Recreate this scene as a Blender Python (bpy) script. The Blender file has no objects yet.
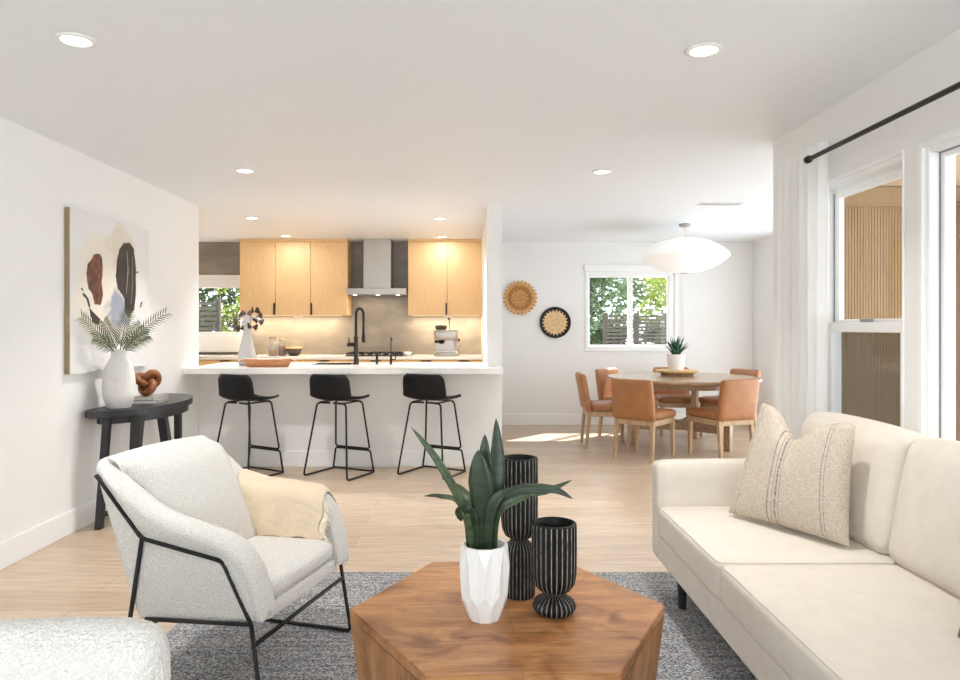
import bpy, bmesh, math, random
from mathutils import Vector, Matrix, noise as mnoise
random.seed(7)
PI = math.pi
SC = bpy.context.scene
COL = SC.collection

# ------------------------------------------------------------------ camera, sky, sun, exposure
EYE = 1.306
FPX, VX, VY = 700.0, 468.0, 327.0
cam = bpy.data.cameras.new('camera'); camo = bpy.data.objects.new('camera', cam); COL.objects.link(camo)
camo.location = (0, 0, EYE); camo.rotation_euler = (PI/2, 0, 0)
cam.sensor_fit = 'HORIZONTAL'; cam.sensor_width = 36; cam.lens = FPX/960*36
cam.shift_x = (480-VX)/960; cam.shift_y = -(340-VY)/960
cam.clip_start = 0.05; cam.clip_end = 200
SC.camera = camo
W = bpy.data.worlds.new('sky'); SC.world = W; W.use_nodes = True
bgn = W.node_tree.nodes['Background']; bgn.inputs[0].default_value = (0.85, 0.935, 1.0, 1); bgn.inputs[1].default_value = 4.0
sun = bpy.data.lights.new('sun', 'SUN'); suno = bpy.data.objects.new('sun', sun); COL.objects.link(suno)
sun.energy = 13.0; sun.angle = math.radians(0.6); sun.color = (1, .97, .93)
suno.rotation_euler = Vector((-.455, -.51, -.71)).to_track_quat('-Z', 'Y').to_euler()
DOWN_W = 10.5          # watts of each recessed ceiling lamp
SC.view_settings.view_transform = 'Standard'
try: SC.view_settings.look = 'None'
except Exception: pass
SC.view_settings.exposure = 0.13; SC.view_settings.gamma = 1.0; SC.view_settings.use_curve_mapping = False
SC.cycles.max_bounces = 12; SC.cycles.diffuse_bounces = 8; SC.cycles.transparent_max_bounces = 16
SC.cycles.use_denoising = True
SC.cycles.sample_clamp_indirect = 6.0

def at(x, y, D): return Vector(((x-VX)*D/FPX, D, EYE-(y-VY)*D/FPX))

# ------------------------------------------------------------------ materials
def s2l(c):
    return tuple(((v/255+.055)/1.055)**2.4 if v/255 > .04045 else v/255/12.92 for v in c)
class NT:
    def __init__(s, name):
        s.m = bpy.data.materials.new(name); s.m.use_nodes = True
        s.t = s.m.node_tree; s.b = s.t.nodes['Principled BSDF']; s.o = s.t.nodes['Material Output']
    def n(s, typ, **kw):
        nd = s.t.nodes.new(typ)
        for k, v in kw.items():
            if k.startswith('i_'):
                key = k[2:]; key = int(key) if key.isdigit() else key.replace('_', ' ')
                nd.inputs[key].default_value = v
            else: setattr(nd, k, v)
        return nd
    def l(s, a, b): s.t.links.new(a, b)
    def coords(s, scale=(1, 1, 1), kind='Object', rot=(0, 0, 0)):
        tc = s.n('ShaderNodeTexCoord'); mp = s.n('ShaderNodeMapping')
        mp.inputs['Scale'].default_value = scale; mp.inputs['Rotation'].default_value = rot
        s.l(tc.outputs[kind], mp.inputs[0]); return mp.outputs[0]
    def ramp(s, fac, stops):
        r = s.n('ShaderNodeValToRGB'); e = r.color_ramp.elements
        while len(e) < len(stops): e.new(.5)
        for q, (p, c) in zip(e, stops): q.position = p; q.color = (*c, 1)
        s.l(fac, r.inputs[0]); return r.outputs[0]
    def bump(s, h, strength=.3, dist=.01, prev=None):
        b = s.n('ShaderNodeBump'); b.inputs['Strength'].default_value = strength; b.inputs['Distance'].default_value = dist
        s.l(h, b.inputs['Height'])
        if prev: s.l(prev, b.inputs['Normal'])
        s.l(b.outputs[0], s.b.inputs['Normal']); return b.outputs[0]
def mat(name, c, rough=.6, metal=0, var=.04, scale=30, bump=0, bscale=200, spec=.5, stretch=(1, 1, 1), kind='Object', **kw):
    t = NT(name); b = t.b
    v = t.coords(stretch, kind)
    nz = t.n('ShaderNodeTexNoise', i_Scale=scale, i_Detail=4.0); t.l(v, nz.inputs['Vector'])
    lo = tuple(x*(1-var) for x in c); hi = tuple(min(1, x*(1+var)) for x in c)
    t.l(t.ramp(nz.outputs[0], [(.3, lo), (.7, hi)]), b.inputs['Base Color'])
    b.inputs['Roughness'].default_value = rough; b.inputs['Metallic'].default_value = metal
    b.inputs['Specular IOR Level'].default_value = spec
    for k, val in kw.items(): b.inputs[k.replace('_', ' ')].default_value = val
    if bump:
        n2 = t.n('ShaderNodeTexNoise', i_Scale=bscale, i_Detail=3.0); t.l(v, n2.inputs['Vector'])
        t.bump(n2.outputs[0], bump, .004)
    return t.m
def wood(name, c1, c2, scale=8, stretch=(1, 12, 12), rough=.45, bump=.1, contrast=(.3, .7), rot=(0, 0, 0), knots=None, planks=None):
    t = NT(name); v = t.coords(stretch, 'Object', rot)
    nz = t.n('ShaderNodeTexNoise', i_Scale=scale, i_Detail=6.0, i_Roughness=.6, i_Distortion=.6); t.l(v, nz.inputs['Vector'])
    col = t.ramp(nz.outputs[0], [(contrast[0], c1), (contrast[1], c2)])
    if knots:
        v2 = t.coords((1, 1, 1)); n3 = t.n('ShaderNodeTexNoise', i_Scale=knots[0], i_Detail=3.0, i_Distortion=1.5); t.l(v2, n3.inputs['Vector'])
        f = t.ramp(n3.outputs[0], [(.5, (0, 0, 0)), (.75, (1, 1, 1))])
        mx = t.n('ShaderNodeMixRGB'); t.l(f, mx.inputs[0]); t.l(col, mx.inputs[1]); mx.inputs[2].default_value = (*knots[1], 1); col = mx.outputs[0]
    if planks:
        br = t.n('ShaderNodeTexBrick', offset=.4, i_Scale=1.0, i_Mortar_Size=.0008, i_Mortar_Smooth=.2, i_Brick_Width=planks[0], i_Row_Height=planks[1])
        br.inputs['Color1'].default_value = (1.1, 1.08, 1.06, 1); br.inputs['Color2'].default_value = (.86, .84, .82, 1); br.inputs['Mortar'].default_value = (.6, .55, .5, 1)
        t.l(t.coords((1, 1, 1)), br.inputs['Vector']); mp = t.n('ShaderNodeMixRGB', blend_type='MULTIPLY', i_0=1.0); t.l(col, mp.inputs[1]); t.l(br.outputs['Color'], mp.inputs[2]); col = mp.outputs[0]
        n4 = t.n('ShaderNodeTexNoise', i_Scale=9.0, i_Detail=5.0, i_Roughness=.7); t.l(t.coords((1.2, 16, 8)), n4.inputs['Vector'])
        m4 = t.n('ShaderNodeMixRGB', blend_type='MULTIPLY', i_0=1.0); t.l(col, m4.inputs[1]); t.l(t.ramp(n4.outputs[0], [(.34, (.74, .70, .66)), (.55, (1.06, 1.06, 1.06))]), m4.inputs[2]); col = m4.outputs[0]
    t.l(col, t.b.inputs['Base Color']); t.b.inputs['Roughness'].default_value = rough
    if bump: t.bump(nz.outputs[0], bump, .003)
    return t.m
M = {}
M['wall'] = mat('wall_paint', (.82, .815, .80), .6, var=.01, bump=.03, bscale=300, spec=.3)
M['trim'] = mat('trim_paint', (.86, .855, .84), .35, var=.01)
M['ceil'] = mat('ceiling_paint', (.81, .84, .875), .5, var=.01, bump=.03, bscale=150, spec=.3)
def floor_mat():
    t = NT('oak_planks'); v = t.coords((1, 1, 1))
    br = t.n('ShaderNodeTexBrick', offset=.37, i_Scale=1.0, i_Mortar_Size=.0018, i_Mortar_Smooth=.3, i_Bias=0.0, i_Brick_Width=1.83, i_Row_Height=.23)
    br.inputs['Color1'].default_value = (*s2l((205, 185, 163)), 1); br.inputs['Color2'].default_value = (*s2l((190, 168, 145)), 1)
    br.inputs['Mortar'].default_value = (*s2l((152, 132, 112)), 1)
    t.l(v, br.inputs['Vector'])
    v2 = t.coords((1.2, 14, 1)); nz = t.n('ShaderNodeTexNoise', i_Scale=3.0, i_Detail=7.0, i_Roughness=.6, i_Distortion=.4); t.l(v2, nz.inputs['Vector'])
    g = t.ramp(nz.outputs[0], [(.3, (.74, .71, .68)), (.62, (1.06, 1.06, 1.06))])
    mx = t.n('ShaderNodeMixRGB', blend_type='MULTIPLY', i_0=1.0); t.l(br.outputs['Color'], mx.inputs[1]); t.l(g, mx.inputs[2])
    t.l(mx.outputs[0], t.b.inputs['Base Color']); t.b.inputs['Roughness'].default_value = .34
    t.bump(br.outputs['Fac'], .15, -.002)
    return t.m
M['floor'] = floor_mat()
def rug_mat():
    t = NT('grey_flatweave'); v = t.coords((1, 1, 1))
    n1 = t.n('ShaderNodeTexNoise', i_Scale=110.0, i_Detail=3.0); v1 = t.coords((1, 1.6, 1)); t.l(v1, n1.inputs['Vector'])
    n2 = t.n('ShaderNodeTexNoise', i_Scale=9.0, i_Detail=3.0); v2 = t.coords((.25, 7, 1)); t.l(v2, n2.inputs['Vector'])
    ad = t.n('ShaderNodeMath', operation='MULTIPLY_ADD', i_1=.28); t.l(n2.outputs[0], ad.inputs[0]); t.l(n1.outputs[0], ad.inputs[2])
    c = t.ramp(ad.outputs[0], [(.46, s2l((68, 69, 74))), (.62, s2l((134, 135, 138))), (.80, s2l((204, 204, 205)))])
    t.l(c, t.b.inputs['Base Color']); t.b.inputs['Roughness'].default_value = .95; t.b.inputs['Specular IOR Level'].default_value = .1
    t.bump(ad.outputs[0], .6, .006); return t.m
M['rug'] = rug_mat()
def boucle_mat():
    t = NT('white_boucle'); v = t.coords((1, 1, 1))
    vo = t.n('ShaderNodeTexVoronoi', i_Scale=240.0, feature='SMOOTH_F1'); t.l(v, vo.inputs['Vector'])
    nz = t.n('ShaderNodeTexNoise', i_Scale=150.0, i_Detail=3.0); t.l(v, nz.inputs['Vector'])
    ad = t.n('ShaderNodeMath', operation='SUBTRACT'); t.l(nz.outputs[0], ad.inputs[0]); t.l(vo.outputs[0], ad.inputs[1])
    c = t.ramp(ad.outputs[0], [(0.0, (.74, .71, .66)), (.42, (.875, .855, .82))])
    t.l(c, t.b.inputs['Base Color']); t.b.inputs['Roughness'].default_value = .95; t.b.inputs['Specular IOR Level'].default_value = .1
    t.b.inputs['Sheen Weight'].default_value = .2
    t.bump(ad.outputs[0], .7, .006); return t.m
M['boucle'] = boucle_mat()
def weave(name, c, sc=420, var=.1, bump=.3):
    t = NT(name); v = t.coords((1, 1, 1))
    n1 = t.n('ShaderNodeTexNoise', i_Scale=float(sc), i_Detail=2.0); t.l(v, n1.inputs['Vector'])
    n2 = t.n('ShaderNodeTexNoise', i_Scale=14.0, i_Detail=3.0); t.l(v, n2.inputs['Vector'])
    ad = t.n('ShaderNodeMath', operation='MULTIPLY_ADD', i_1=.35); t.l(n2.outputs[0], ad.inputs[0]); t.l(n1.outputs[0], ad.inputs[2])
    col = t.ramp(ad.outputs[0], [(.45, tuple(x*(1-var) for x in c)), (.9, tuple(min(1, x*(1+var)) for x in c))])
    t.l(col, t.b.inputs['Base Color']); t.b.inputs['Roughness'].default_value = .9; t.b.inputs['Specular IOR Level'].default_value = .15
    t.b.inputs['Sheen Weight'].default_value = .15
    t.bump(n1.outputs[0], bump, .002); return t.m
M['linen'] = weave('cream_linen', s2l((224, 216, 204)))
M['throw'] = weave('oat_throw', s2l((226, 207, 180)), 300)
M['fringe'] = weave('fringe_yarn', s2l((240, 228, 208)), 300)
def pillow_mat():   # object coords: x along width, z along height
    t = NT('striped_linen'); v = t.coords((1, 1, 1), 'UV')
    sx = t.n('ShaderNodeSeparateXYZ'); t.l(v, sx.inputs[0])
    nw = t.n('ShaderNodeTexNoise', i_Scale=110.0, i_Detail=2.0); t.l(v, nw.inputs['Vector'])
    base = t.ramp(nw.outputs[0], [(.3, s2l((190, 177, 160))), (.7, s2l((222, 211, 196)))])
    ns = t.n('ShaderNodeTexNoise', i_Scale=60.0, i_Detail=2.0); v3 = t.coords((.3, 2.2, 1), 'UV'); t.l(v3, ns.inputs['Vector'])
    tot = None
    for c, w in [(.40, .012), (.44, .006), (.47, .016), (.50, .006), (.83, .007), (.855, .005), (.10, .005)]:
        su = t.n('ShaderNodeMath', operation='SUBTRACT', i_1=c); t.l(sx.outputs[0], su.inputs[0])
        ab = t.n('ShaderNodeMath', operation='ABSOLUTE'); t.l(su.outputs[0], ab.inputs[0])
        lt = t.n('ShaderNodeMath', operation='LESS_THAN', i_1=w*.55); t.l(ab.outputs[0], lt.inputs[0])
        if tot is None: tot = lt.outputs[0]
        else:
            mx = t.n('ShaderNodeMath', operation='MAXIMUM'); t.l(tot, mx.inputs[0]); t.l(lt.outputs[0], mx.inputs[1]); tot = mx.outputs[0]
    br = t.ramp(ns.outputs[0], [(.42, (.15, .15, .15)), (.58, (.85, .85, .85))])
    mu = t.n('ShaderNodeMath', operation='MULTIPLY'); t.l(tot, mu.inputs[0]); t.l(br, mu.inputs[1])
    mc = t.n('ShaderNodeMixRGB'); t.l(mu.outputs[0], mc.inputs[0]); t.l(base, mc.inputs[1]); mc.inputs[2].default_value = (*s2l((92, 92, 104)), 1)
    # fine horizontal slub threads
    wv = t.n('ShaderNodeTexNoise', i_Scale=40.0, i_Detail=1.0); v4 = t.coords((.5, 9, 1), 'UV'); t.l(v4, wv.inputs['Vector'])
    th = t.ramp(wv.outputs[0], [(.40, (.74, .71, .68)), (.52, (1.04, 1.04, 1.04))])
    m2 = t.n('ShaderNodeMixRGB', blend_type='MULTIPLY', i_0=.75); t.l(mc.outputs[0], m2.inputs[1]); t.l(th, m2.inputs[2])
    wv2 = t.n('ShaderNodeTexNoise', i_Scale=40.0, i_Detail=1.0); t.l(t.coords((7, .4, 1), 'UV'), wv2.inputs['Vector'])
    m3 = t.n('ShaderNodeMixRGB', blend_type='MULTIPLY', i_0=.6); t.l(m2.outputs[0], m3.inputs[1]); t.l(t.ramp(wv2.outputs[0], [(.40, (.78, .76, .74)), (.52, (1.04, 1.04, 1.04))]), m3.inputs[2])
    t.l(m3.outputs[0], t.b.inputs['Base Color']); t.b.inputs['Roughness'].default_value = .95; t.b.inputs['Specular IOR Level'].default_value = .1
    t.bump(nw.outputs[0], .3, .002); return t.m
M['pillow'] = pillow_mat()
M['brown_cloth'] = weave('brown_cloth', s2l((120, 98, 80)), 250, .3)
M['black_metal'] = mat('black_metal', (.012, .012, .012), .45, .3, .1)
M['black_plastic'] = mat('black_plastic', (.007, .007, .0075), .55, 0, .1, spec=.25)
M['black_wood'] = wood('black_wood', (.009, .009, .010), (.024, .024, .026), 10, (1, 10, 10), .42, .25)
M['mango'] = wood('mango_wood', s2l((146, 94, 54)), s2l((202, 150, 100)), 2.6, (1.3, 7, 6), .33, .04, (.28, .72), knots=(5.5, s2l((112, 66, 36))), planks=(2.0, .19))
M['mango_side'] = wood('mango_side', s2l((140, 90, 50)), s2l((196, 146, 94)), 3, (5, 5, 1.2), .45, .15, (.28, .72), knots=(4, s2l((104, 64, 36))))
M['table_oak'] = wood('table_oak', s2l((146, 118, 90)), s2l((188, 160, 130)), 5, (1, 9, 9), .2, .02)
M['chair_oak'] = wood('chair_oak', s2l((164, 132, 98)), s2l((198, 168, 132)), 8, (8, 8, 1), .5, .06)
M['leather'] = mat('tan_leather', s2l((166, 112, 70)), .48, 0, .12, 14, .12, 260)
M['cab'] = wood('cabinet_oak', s2l((216, 180, 130)), s2l((232, 199, 152)), 10, (14, 14, .6), .5, .03)
M['toe'] = mat('toe_kick', (.08, .07, .06), .7)
M['quartz'] = mat('white_quartz', (.80, .785, .755), .18, 0, .03, 6)
def stone_mat():
    t = NT('stone_slab'); v = t.coords((1, 1, 1.8))
    n1 = t.n('ShaderNodeTexNoise', i_Scale=2.4, i_Detail=8.0, i_Roughness=.65, i_Distortion=.25); t.l(v, n1.inputs['Vector'])
    c = t.ramp(n1.outputs[0], [(.25, s2l((120, 113, 104))), (.5, s2l((132, 125, 115))), (.64, s2l((148, 140, 130))), (.8, s2l((126, 119, 109)))])
    t.l(c, t.b.inputs['Base Color']); t.b.inputs['Roughness'].default_value = .35; return t.m
M['stone'] = stone_mat()
M['steel'] = mat('brushed_steel', (.42, .388, .35), .33, 1.0, .06, 20, stretch=(30, 1, 1))
M['white_ceramic'] = mat('white_ceramic', (.84, .83, .81), .4, 0, .02)
M['matte_ceramic'] = mat('matte_ceramic', (.68, .66, .63), .75, 0, .05, 25, .15, 120)
M['frosted'] = mat('frosted_glass', (.86, .87, .86), .25, 0, .01, Transmission_Weight=.35)
M['leafdark'] = mat('dark_leaf', s2l((42, 58, 36)), .38, 0, .55, 16, stretch=(.6, .6, 3.5))
M['leaf_edge'] = mat('leaf_grey_green', s2l((70, 86, 58)), .4, 0, .5, 18, stretch=(2.5, .6, 2.5))
M['palm'] = mat('palm_leaf', s2l((84, 92, 44)), .55, 0, .3, 20)
M['aloe'] = mat('aloe_leaf', s2l((36, 78, 52)), .4, 0, .35, 20)
M['oxalis'] = mat('purple_leaf', s2l((52, 28, 38)), .5, 0, .3, 40)
M['stem'] = mat('stem', s2l((150, 120, 90)), .6)
M['knot'] = wood('walnut_knot', s2l((92, 50, 22)), s2l((156, 94, 48)), 10, (3, 3, 3), .4, .08)
M['soil'] = mat('soil', (.05, .035, .025), .95, 0, .3, 60, .5, 100)
M['book'] = mat('book_cover', s2l((150, 146, 140)), .5, 0, .08)
M['paper'] = mat('book_pages', s2l((235, 230, 220)), .8, 0, .05)
M['tray'] = wood('tray_wood', s2l((160, 102, 62)), s2l((190, 130, 86)), 6, (2, 10, 10), .45, .05)
M['dark_bowl'] = mat('dark_bowl', s2l((72, 62, 54)), .6, 0, .15)
M['cork'] = mat('cork_wood', s2l((214, 176, 124)), .7, 0, .15)
M['amber'] = mat('amber_oil', s2l((222, 150, 30)), .2, 0, .05)
M['red_spice'] = mat('red_spice', s2l((168, 78, 44)), .5, 0, .25, 60)
M['glasscl'] = mat('clear_glass', (.95, .96, .96), .05, 0, .01, Transmission_Weight=.85)
M['jute'] = mat('straw', s2l((206, 160, 104)), .85, 0, .25, 60, .4, 160)
M['jute2'] = mat('pale_straw', s2l((222, 192, 146)), .85, 0, .2, 60, .4, 160)
M['jute_dark'] = mat('brown_straw', s2l((168, 118, 66)), .85, 0, .25, 60, .4, 160)
M['black_straw'] = mat('black_straw', (.02, .017, .015), .85, 0, .2, 60, .4, 160)
M['frame_wood'] = wood('frame_wood', s2l((136, 116, 84)), s2l((160, 140, 106)), 8, (8, 8, 1), .5, .04)
M['siding'] = wood('siding_wood', s2l((150, 122, 84)), s2l((168, 138, 96)), 6, (10, 10, .5), .6, .03)
M['soffit'] = mat('soffit_paint', s2l((226, 200, 170)), .8, 0, .02)
M['dark_post'] = mat('dark_post', s2l((110, 70, 44)), .6, 0, .1)
M['patio'] = mat('patio_concrete', (.32, .31, .29), .9, 0, .08, 3)
M['ground'] = mat('garden_ground', (.30, .27, .20), .95, 0, .2, 4)
M['fence'] = wood('fence_wood', s2l((52, 48, 44)), s2l((84, 77, 69)), 8, (1, 8, 8), .8, .05)
M['fol1'] = mat('foliage_green', s2l((66, 92, 48)), .6, 0, .45, 9)
M['fol2'] = mat('foliage_yellow', s2l((140, 154, 66)), .6, 0, .3, 9)
M['fol3'] = mat('foliage_olive', s2l((92, 114, 78)), .6, 0, .4, 9)
M['bark'] = mat('bark', s2l((96, 80, 64)), .9, 0, .2)
M['vinyl'] = mat('white_vinyl', (.86, .86, .855), .35, 0, .01)
M['gasket'] = mat('grey_gasket', (.25, .27, .29), .5)
def pane_mat(name, dark=0.0):
    t = NT(name); t.t.nodes.remove(t.b)
    tr = t.n('ShaderNodeBsdfTransparent'); gl = t.n('ShaderNodeBsdfGlossy'); gl.inputs['Roughness'].default_value = .02
    lw = t.n('ShaderNodeLayerWeight', i_Blend=.5); pw = t.n('ShaderNodeMath', operation='POWER', i_1=5.0); t.l(lw.outputs['Facing'], pw.inputs[0])
    fr = t.n('ShaderNodeMath', operation='MULTIPLY_ADD', i_1=.35, i_2=.02); t.l(pw.outputs[0], fr.inputs[0]); mx = t.n('ShaderNodeMixShader')
    t.l(fr.outputs[0], mx.inputs[0]); t.l(tr.outputs[0], mx.inputs[1]); t.l(gl.outputs[0], mx.inputs[2])
    out = mx.outputs[0]
    if dark:
        df = t.n('ShaderNodeBsdfDiffuse'); df.inputs[0].default_value = (.05, .05, .05, 1)
        m2 = t.n('ShaderNodeMixShader', i_0=dark); t.l(out, m2.inputs[1]); t.l(df.outputs[0], m2.inputs[2]); out = m2.outputs[0]
    t.l(out, t.o.inputs[0]); return t.m
M['pane'] = pane_mat('window_glass'); M['screen'] = pane_mat('insect_screen', .42)
def cloth_mat():
    t = NT('sheer_white'); df = t.n('ShaderNodeBsdfDiffuse'); df.inputs[0].default_value = (.92, .92, .91, 1)
    tl = t.n('ShaderNodeBsdfTranslucent'); tl.inputs[0].default_value = (.92, .92, .91, 1)
    nz = t.n('ShaderNodeTexNoise', i_Scale=6.0); mx = t.n('ShaderNodeMixShader', i_0=.3)
    t.t.nodes.remove(t.b); t.l(df.outputs[0], mx.inputs[1]); t.l(tl.outputs[0], mx.inputs[2]); t.l(mx.outputs[0], t.o.inputs[0]); return t.m
M['curtain'] = cloth_mat()
def lit(name, c, s, base=(.9, .9, .88)):
    t = NT(name); t.b.inputs['Base Color'].default_value = (*base, 1); t.b.inputs['Emission Color'].default_value = (*c, 1); t.b.inputs['Emission Strength'].default_value = s
    return t.m
M['lens'] = lit('lamp_lens', (1, .95, .86), 6.0)
M['shade'] = lit('pendant_shade', (1, .97, .93), .22)
M['ledstrip'] = lit('led_strip', (1, .8, .55), 1.5)
def dribbed(name):
    t = NT(name); v = t.coords(); ge = t.n('ShaderNodeNewGeometry')
    r = t.ramp(ge.outputs['Pointiness'], [(.49, (.012, .011, .01)), (.53, (.03, .027, .024)), (.60, (.16, .145, .125))])
    nz = t.n('ShaderNodeTexNoise', i_Scale=60.0, i_Detail=4.0); t.l(v, nz.inputs['Vector'])
    g = t.ramp(nz.outputs[0], [(.35, (.5, .5, .5)), (.7, (1.4, 1.35, 1.3))])
    mx = t.n('ShaderNodeMixRGB', blend_type='MULTIPLY', i_0=1.0); t.l(r, mx.inputs[1]); t.l(g, mx.inputs[2])
    t.l(mx.outputs[0], t.b.inputs['Base Color']); t.b.inputs['Roughness'].default_value = .5; return t.m
M['ribbed'] = mat('weathered_black', (.006, .0055, .005), .5, 0, .3, 60, spec=.3)
M['rib_edge'] = mat('worn_ridge', (.26, .235, .21), .6, 0, .6, 45)
M['art_brown'] = mat('art_brown', s2l((104, 64, 44)), .6, 0, .75, 12, stretch=(1, 3, 1.6))
M['art_black'] = mat('art_black', s2l((36, 33, 33)), .5, 0, .7, 10, stretch=(1, 8, 1.2))
M['art_line'] = mat('art_line', s2l((150, 146, 140)), .6)
def art_mat():
    t = NT('painted_canvas'); v = t.coords()
    n1 = t.n('ShaderNodeTexNoise', i_Scale=3.4, i_Detail=6.0, i_Roughness=.6); t.l(v, n1.inputs['Vector'])
    base = (.74, .735, .72, 1)
    def blob(cy, cz, ry, rz):
        mp = t.coords((1, 1, 1)); su = t.n('ShaderNodeVectorMath', operation='SUBTRACT'); su.inputs[1].default_value = (0, cy, cz); t.l(mp, su.inputs[0])
        ml = t.n('ShaderNodeVectorMath', operation='MULTIPLY'); ml.inputs[1].default_value = (0, 1/ry, 1/rz); t.l(su.outputs[0], ml.inputs[0])
        ln = t.n('ShaderNodeVectorMath', operation='LENGTH'); t.l(ml.outputs[0], ln.inputs[0])
        a = t.n('ShaderNodeMath', operation='MULTIPLY_ADD', i_1=2.4); t.l(n1.outputs[0], a.inputs[0]); a.inputs[2].default_value = -1.2
        ad = t.n('ShaderNodeMath', operation='ADD'); t.l(a.outputs[0], ad.inputs[0]); t.l(ln.outputs['Value'], ad.inputs[1])
        return t.ramp(ad.outputs[0], [(.7, (1, 1, 1)), (1.0, (0, 0, 0))])
    cur = None
    for cy, cz, ry, rz, c in [(.48, .62, .42, .36, s2l((226, 217, 202))), (.62, .86, .22, .16, s2l((214, 205, 190))), (.42, .40, .36, .22, s2l((228, 220, 206))), (.62, .42, .2, .16, s2l((140, 148, 164)))]:
        f = blob(cy, cz, ry, rz); mx = t.n('ShaderNodeMixRGB')
        sc = t.n('ShaderNodeMath', operation='MULTIPLY', i_1=.9); t.l(f, sc.inputs[0]); t.l(sc.outputs[0], mx.inputs[0])
        if cur is None: mx.inputs[1].default_value = base
        else: t.l(cur, mx.inputs[1])
        mx.inputs[2].default_value = (*c, 1); cur = mx.outputs[0]
    t.l(cur, t.b.inputs['Base Color']); t.b.inputs['Roughness'].default_value = .8; t.bump(n1.outputs[0], .2, .004); return t.m
M['canvas'] = art_mat()

# ------------------------------------------------------------------ helpers
def new(): return bmesh.new()
def obj(name, bm, m, parent=None, smooth=False, loc=None):
    me = bpy.data.meshes.new(name)
    bmesh.ops.recalc_face_normals(bm, faces=bm.faces[:])
    bm.to_mesh(me); bm.free()
    for mm in (m if isinstance(m, (list, tuple)) else [m]): me.materials.append(mm)
    if smooth:
        for p in me.polygons: p.use_smooth = True
        if smooth != True:
            try: me.set_sharp_from_angle(angle=math.radians(smooth))
            except Exception: pass
    o = bpy.data.objects.new(name, me); COL.objects.link(o)
    if parent: o.parent = parent
    if loc is not None: o.location = loc
    return o
def tag(o, label, cat, group=None, kind=None):
    o['label'] = label; o['category'] = cat
    if group: o['group'] = group
    if kind: o['kind'] = kind
    return o
def thing(name, label, cat, loc=(0, 0, 0), rotz=0, group=None):
    o = bpy.data.objects.new(name, None); COL.objects.link(o); o.empty_display_size = .1
    o.location = loc; o.rotation_euler = (0, 0, rotz); return tag(o, label, cat, group)
def struct(name, bm, m, parent=None, smooth=False, label=None, cat=None):
    o = obj(name, bm, m, parent, smooth)
    if not parent:
        o['kind'] = 'structure'
        if label: tag(o, label, cat)
    return o
def dup(root, loc, rotz, label):
    r = root.copy(); COL.objects.link(r); r.location = loc; r.rotation_euler = (0, 0, rotz); r['label'] = label
    for ch in list(root.children):
        c = ch.copy(); COL.objects.link(c); c.parent = r
        for g in list(ch.children):
            d = g.copy(); COL.objects.link(d); d.parent = c
    return r
def box(bm, x0, x1, y0, y1, z0, z1, bev=0, seg=2, mi=0):
    a = bmesh.ops.create_cube(bm, size=1)['verts']
    for v in a: v.co = Vector((x0+(v.co.x+.5)*(x1-x0), y0+(v.co.y+.5)*(y1-y0), z0+(v.co.z+.5)*(z1-z0)))
    fs = {f for v in a for f in v.link_faces}
    for f in fs: f.material_index = mi
    if bev:
        es = list({e for v in a for e in v.link_edges})
        r = bmesh.ops.bevel(bm, geom=es, offset=bev, segments=seg, profile=.5, affect='EDGES')
        for f in r['faces']: f.material_index = mi
        vs = list({v for f in r['faces'] for v in f.verts}|{v for v in a if v.is_valid})
        return vs
    return a
def prism(bm, poly, axis, a0, a1, mi=0):
    """extrude 2D polygon; axis 'x': poly=(y,z); 'y': (x,z); 'z': (x,y)"""
    def mk(p, a): return {'x': (a, p[0], p[1]), 'y': (p[0], a, p[1]), 'z': (p[0], p[1], a)}[axis]
    A = [bm.verts.new(mk(p, a0)) for p in poly]; B = [bm.verts.new(mk(p, a1)) for p in poly]
    n = len(poly); fs = [bm.faces.new(A), bm.faces.new(B[::-1])]
    for i in range(n): fs.append(bm.faces.new((A[i], B[i], B[(i+1) % n], A[(i+1) % n])))
    for f in fs: f.material_index = mi
    return A+B
def fillet(pts, r, seg=4, closed=False):
    P = [Vector(p) for p in pts]; out = []; n = len(P)
    for i in range(n):
        if not closed and i in (0, n-1): out.append(P[i]); continue
        a, b, c = P[i-1], P[i], P[(i+1) % n]
        d1 = (a-b); d2 = (c-b); q = min(r, d1.length*.45, d2.length*.45)
        s, e = b+d1.normalized()*q, b+d2.normalized()*q
        for k in range(seg+1):
            t = k/seg; out.append(s*(1-t)**2+b*2*t*(1-t)+e*t*t)
    return out
def tube(bm, pts, r, seg=8, closed=False, caps=True, mi=0):
    P = [Vector(p) for p in pts]; n = len(P); R = r if isinstance(r, (list, tuple)) else [r]*n
    rings = []; up = None
    for i in range(n):
        if closed: t = (P[(i+1) % n]-P[i-1]).normalized()
        else: t = (P[min(i+1, n-1)]-P[max(i-1, 0)]).normalized()
        if up is None:
            up = Vector((0, 0, 1)) if abs(t.z) < .9 else Vector((1, 0, 0))
        up = (up-t*up.dot(t)).normalized(); s = t.cross(up)
        rings.append([bm.verts.new(P[i]+(up*math.cos(2*PI*k/seg)+s*math.sin(2*PI*k/seg))*R[i]) for k in range(seg)])
    m = n if closed else n-1
    for i in range(m):
        a, b = rings[i], rings[(i+1) % n]
        for k in range(seg):
            f = bm.faces.new((a[k], a[(k+1) % seg], b[(k+1) % seg], b[k])); f.material_index = mi
    if caps and not closed:
        bm.faces.new(rings[0][::-1]).material_index = mi; bm.faces.new(rings[-1]).material_index = mi
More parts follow.
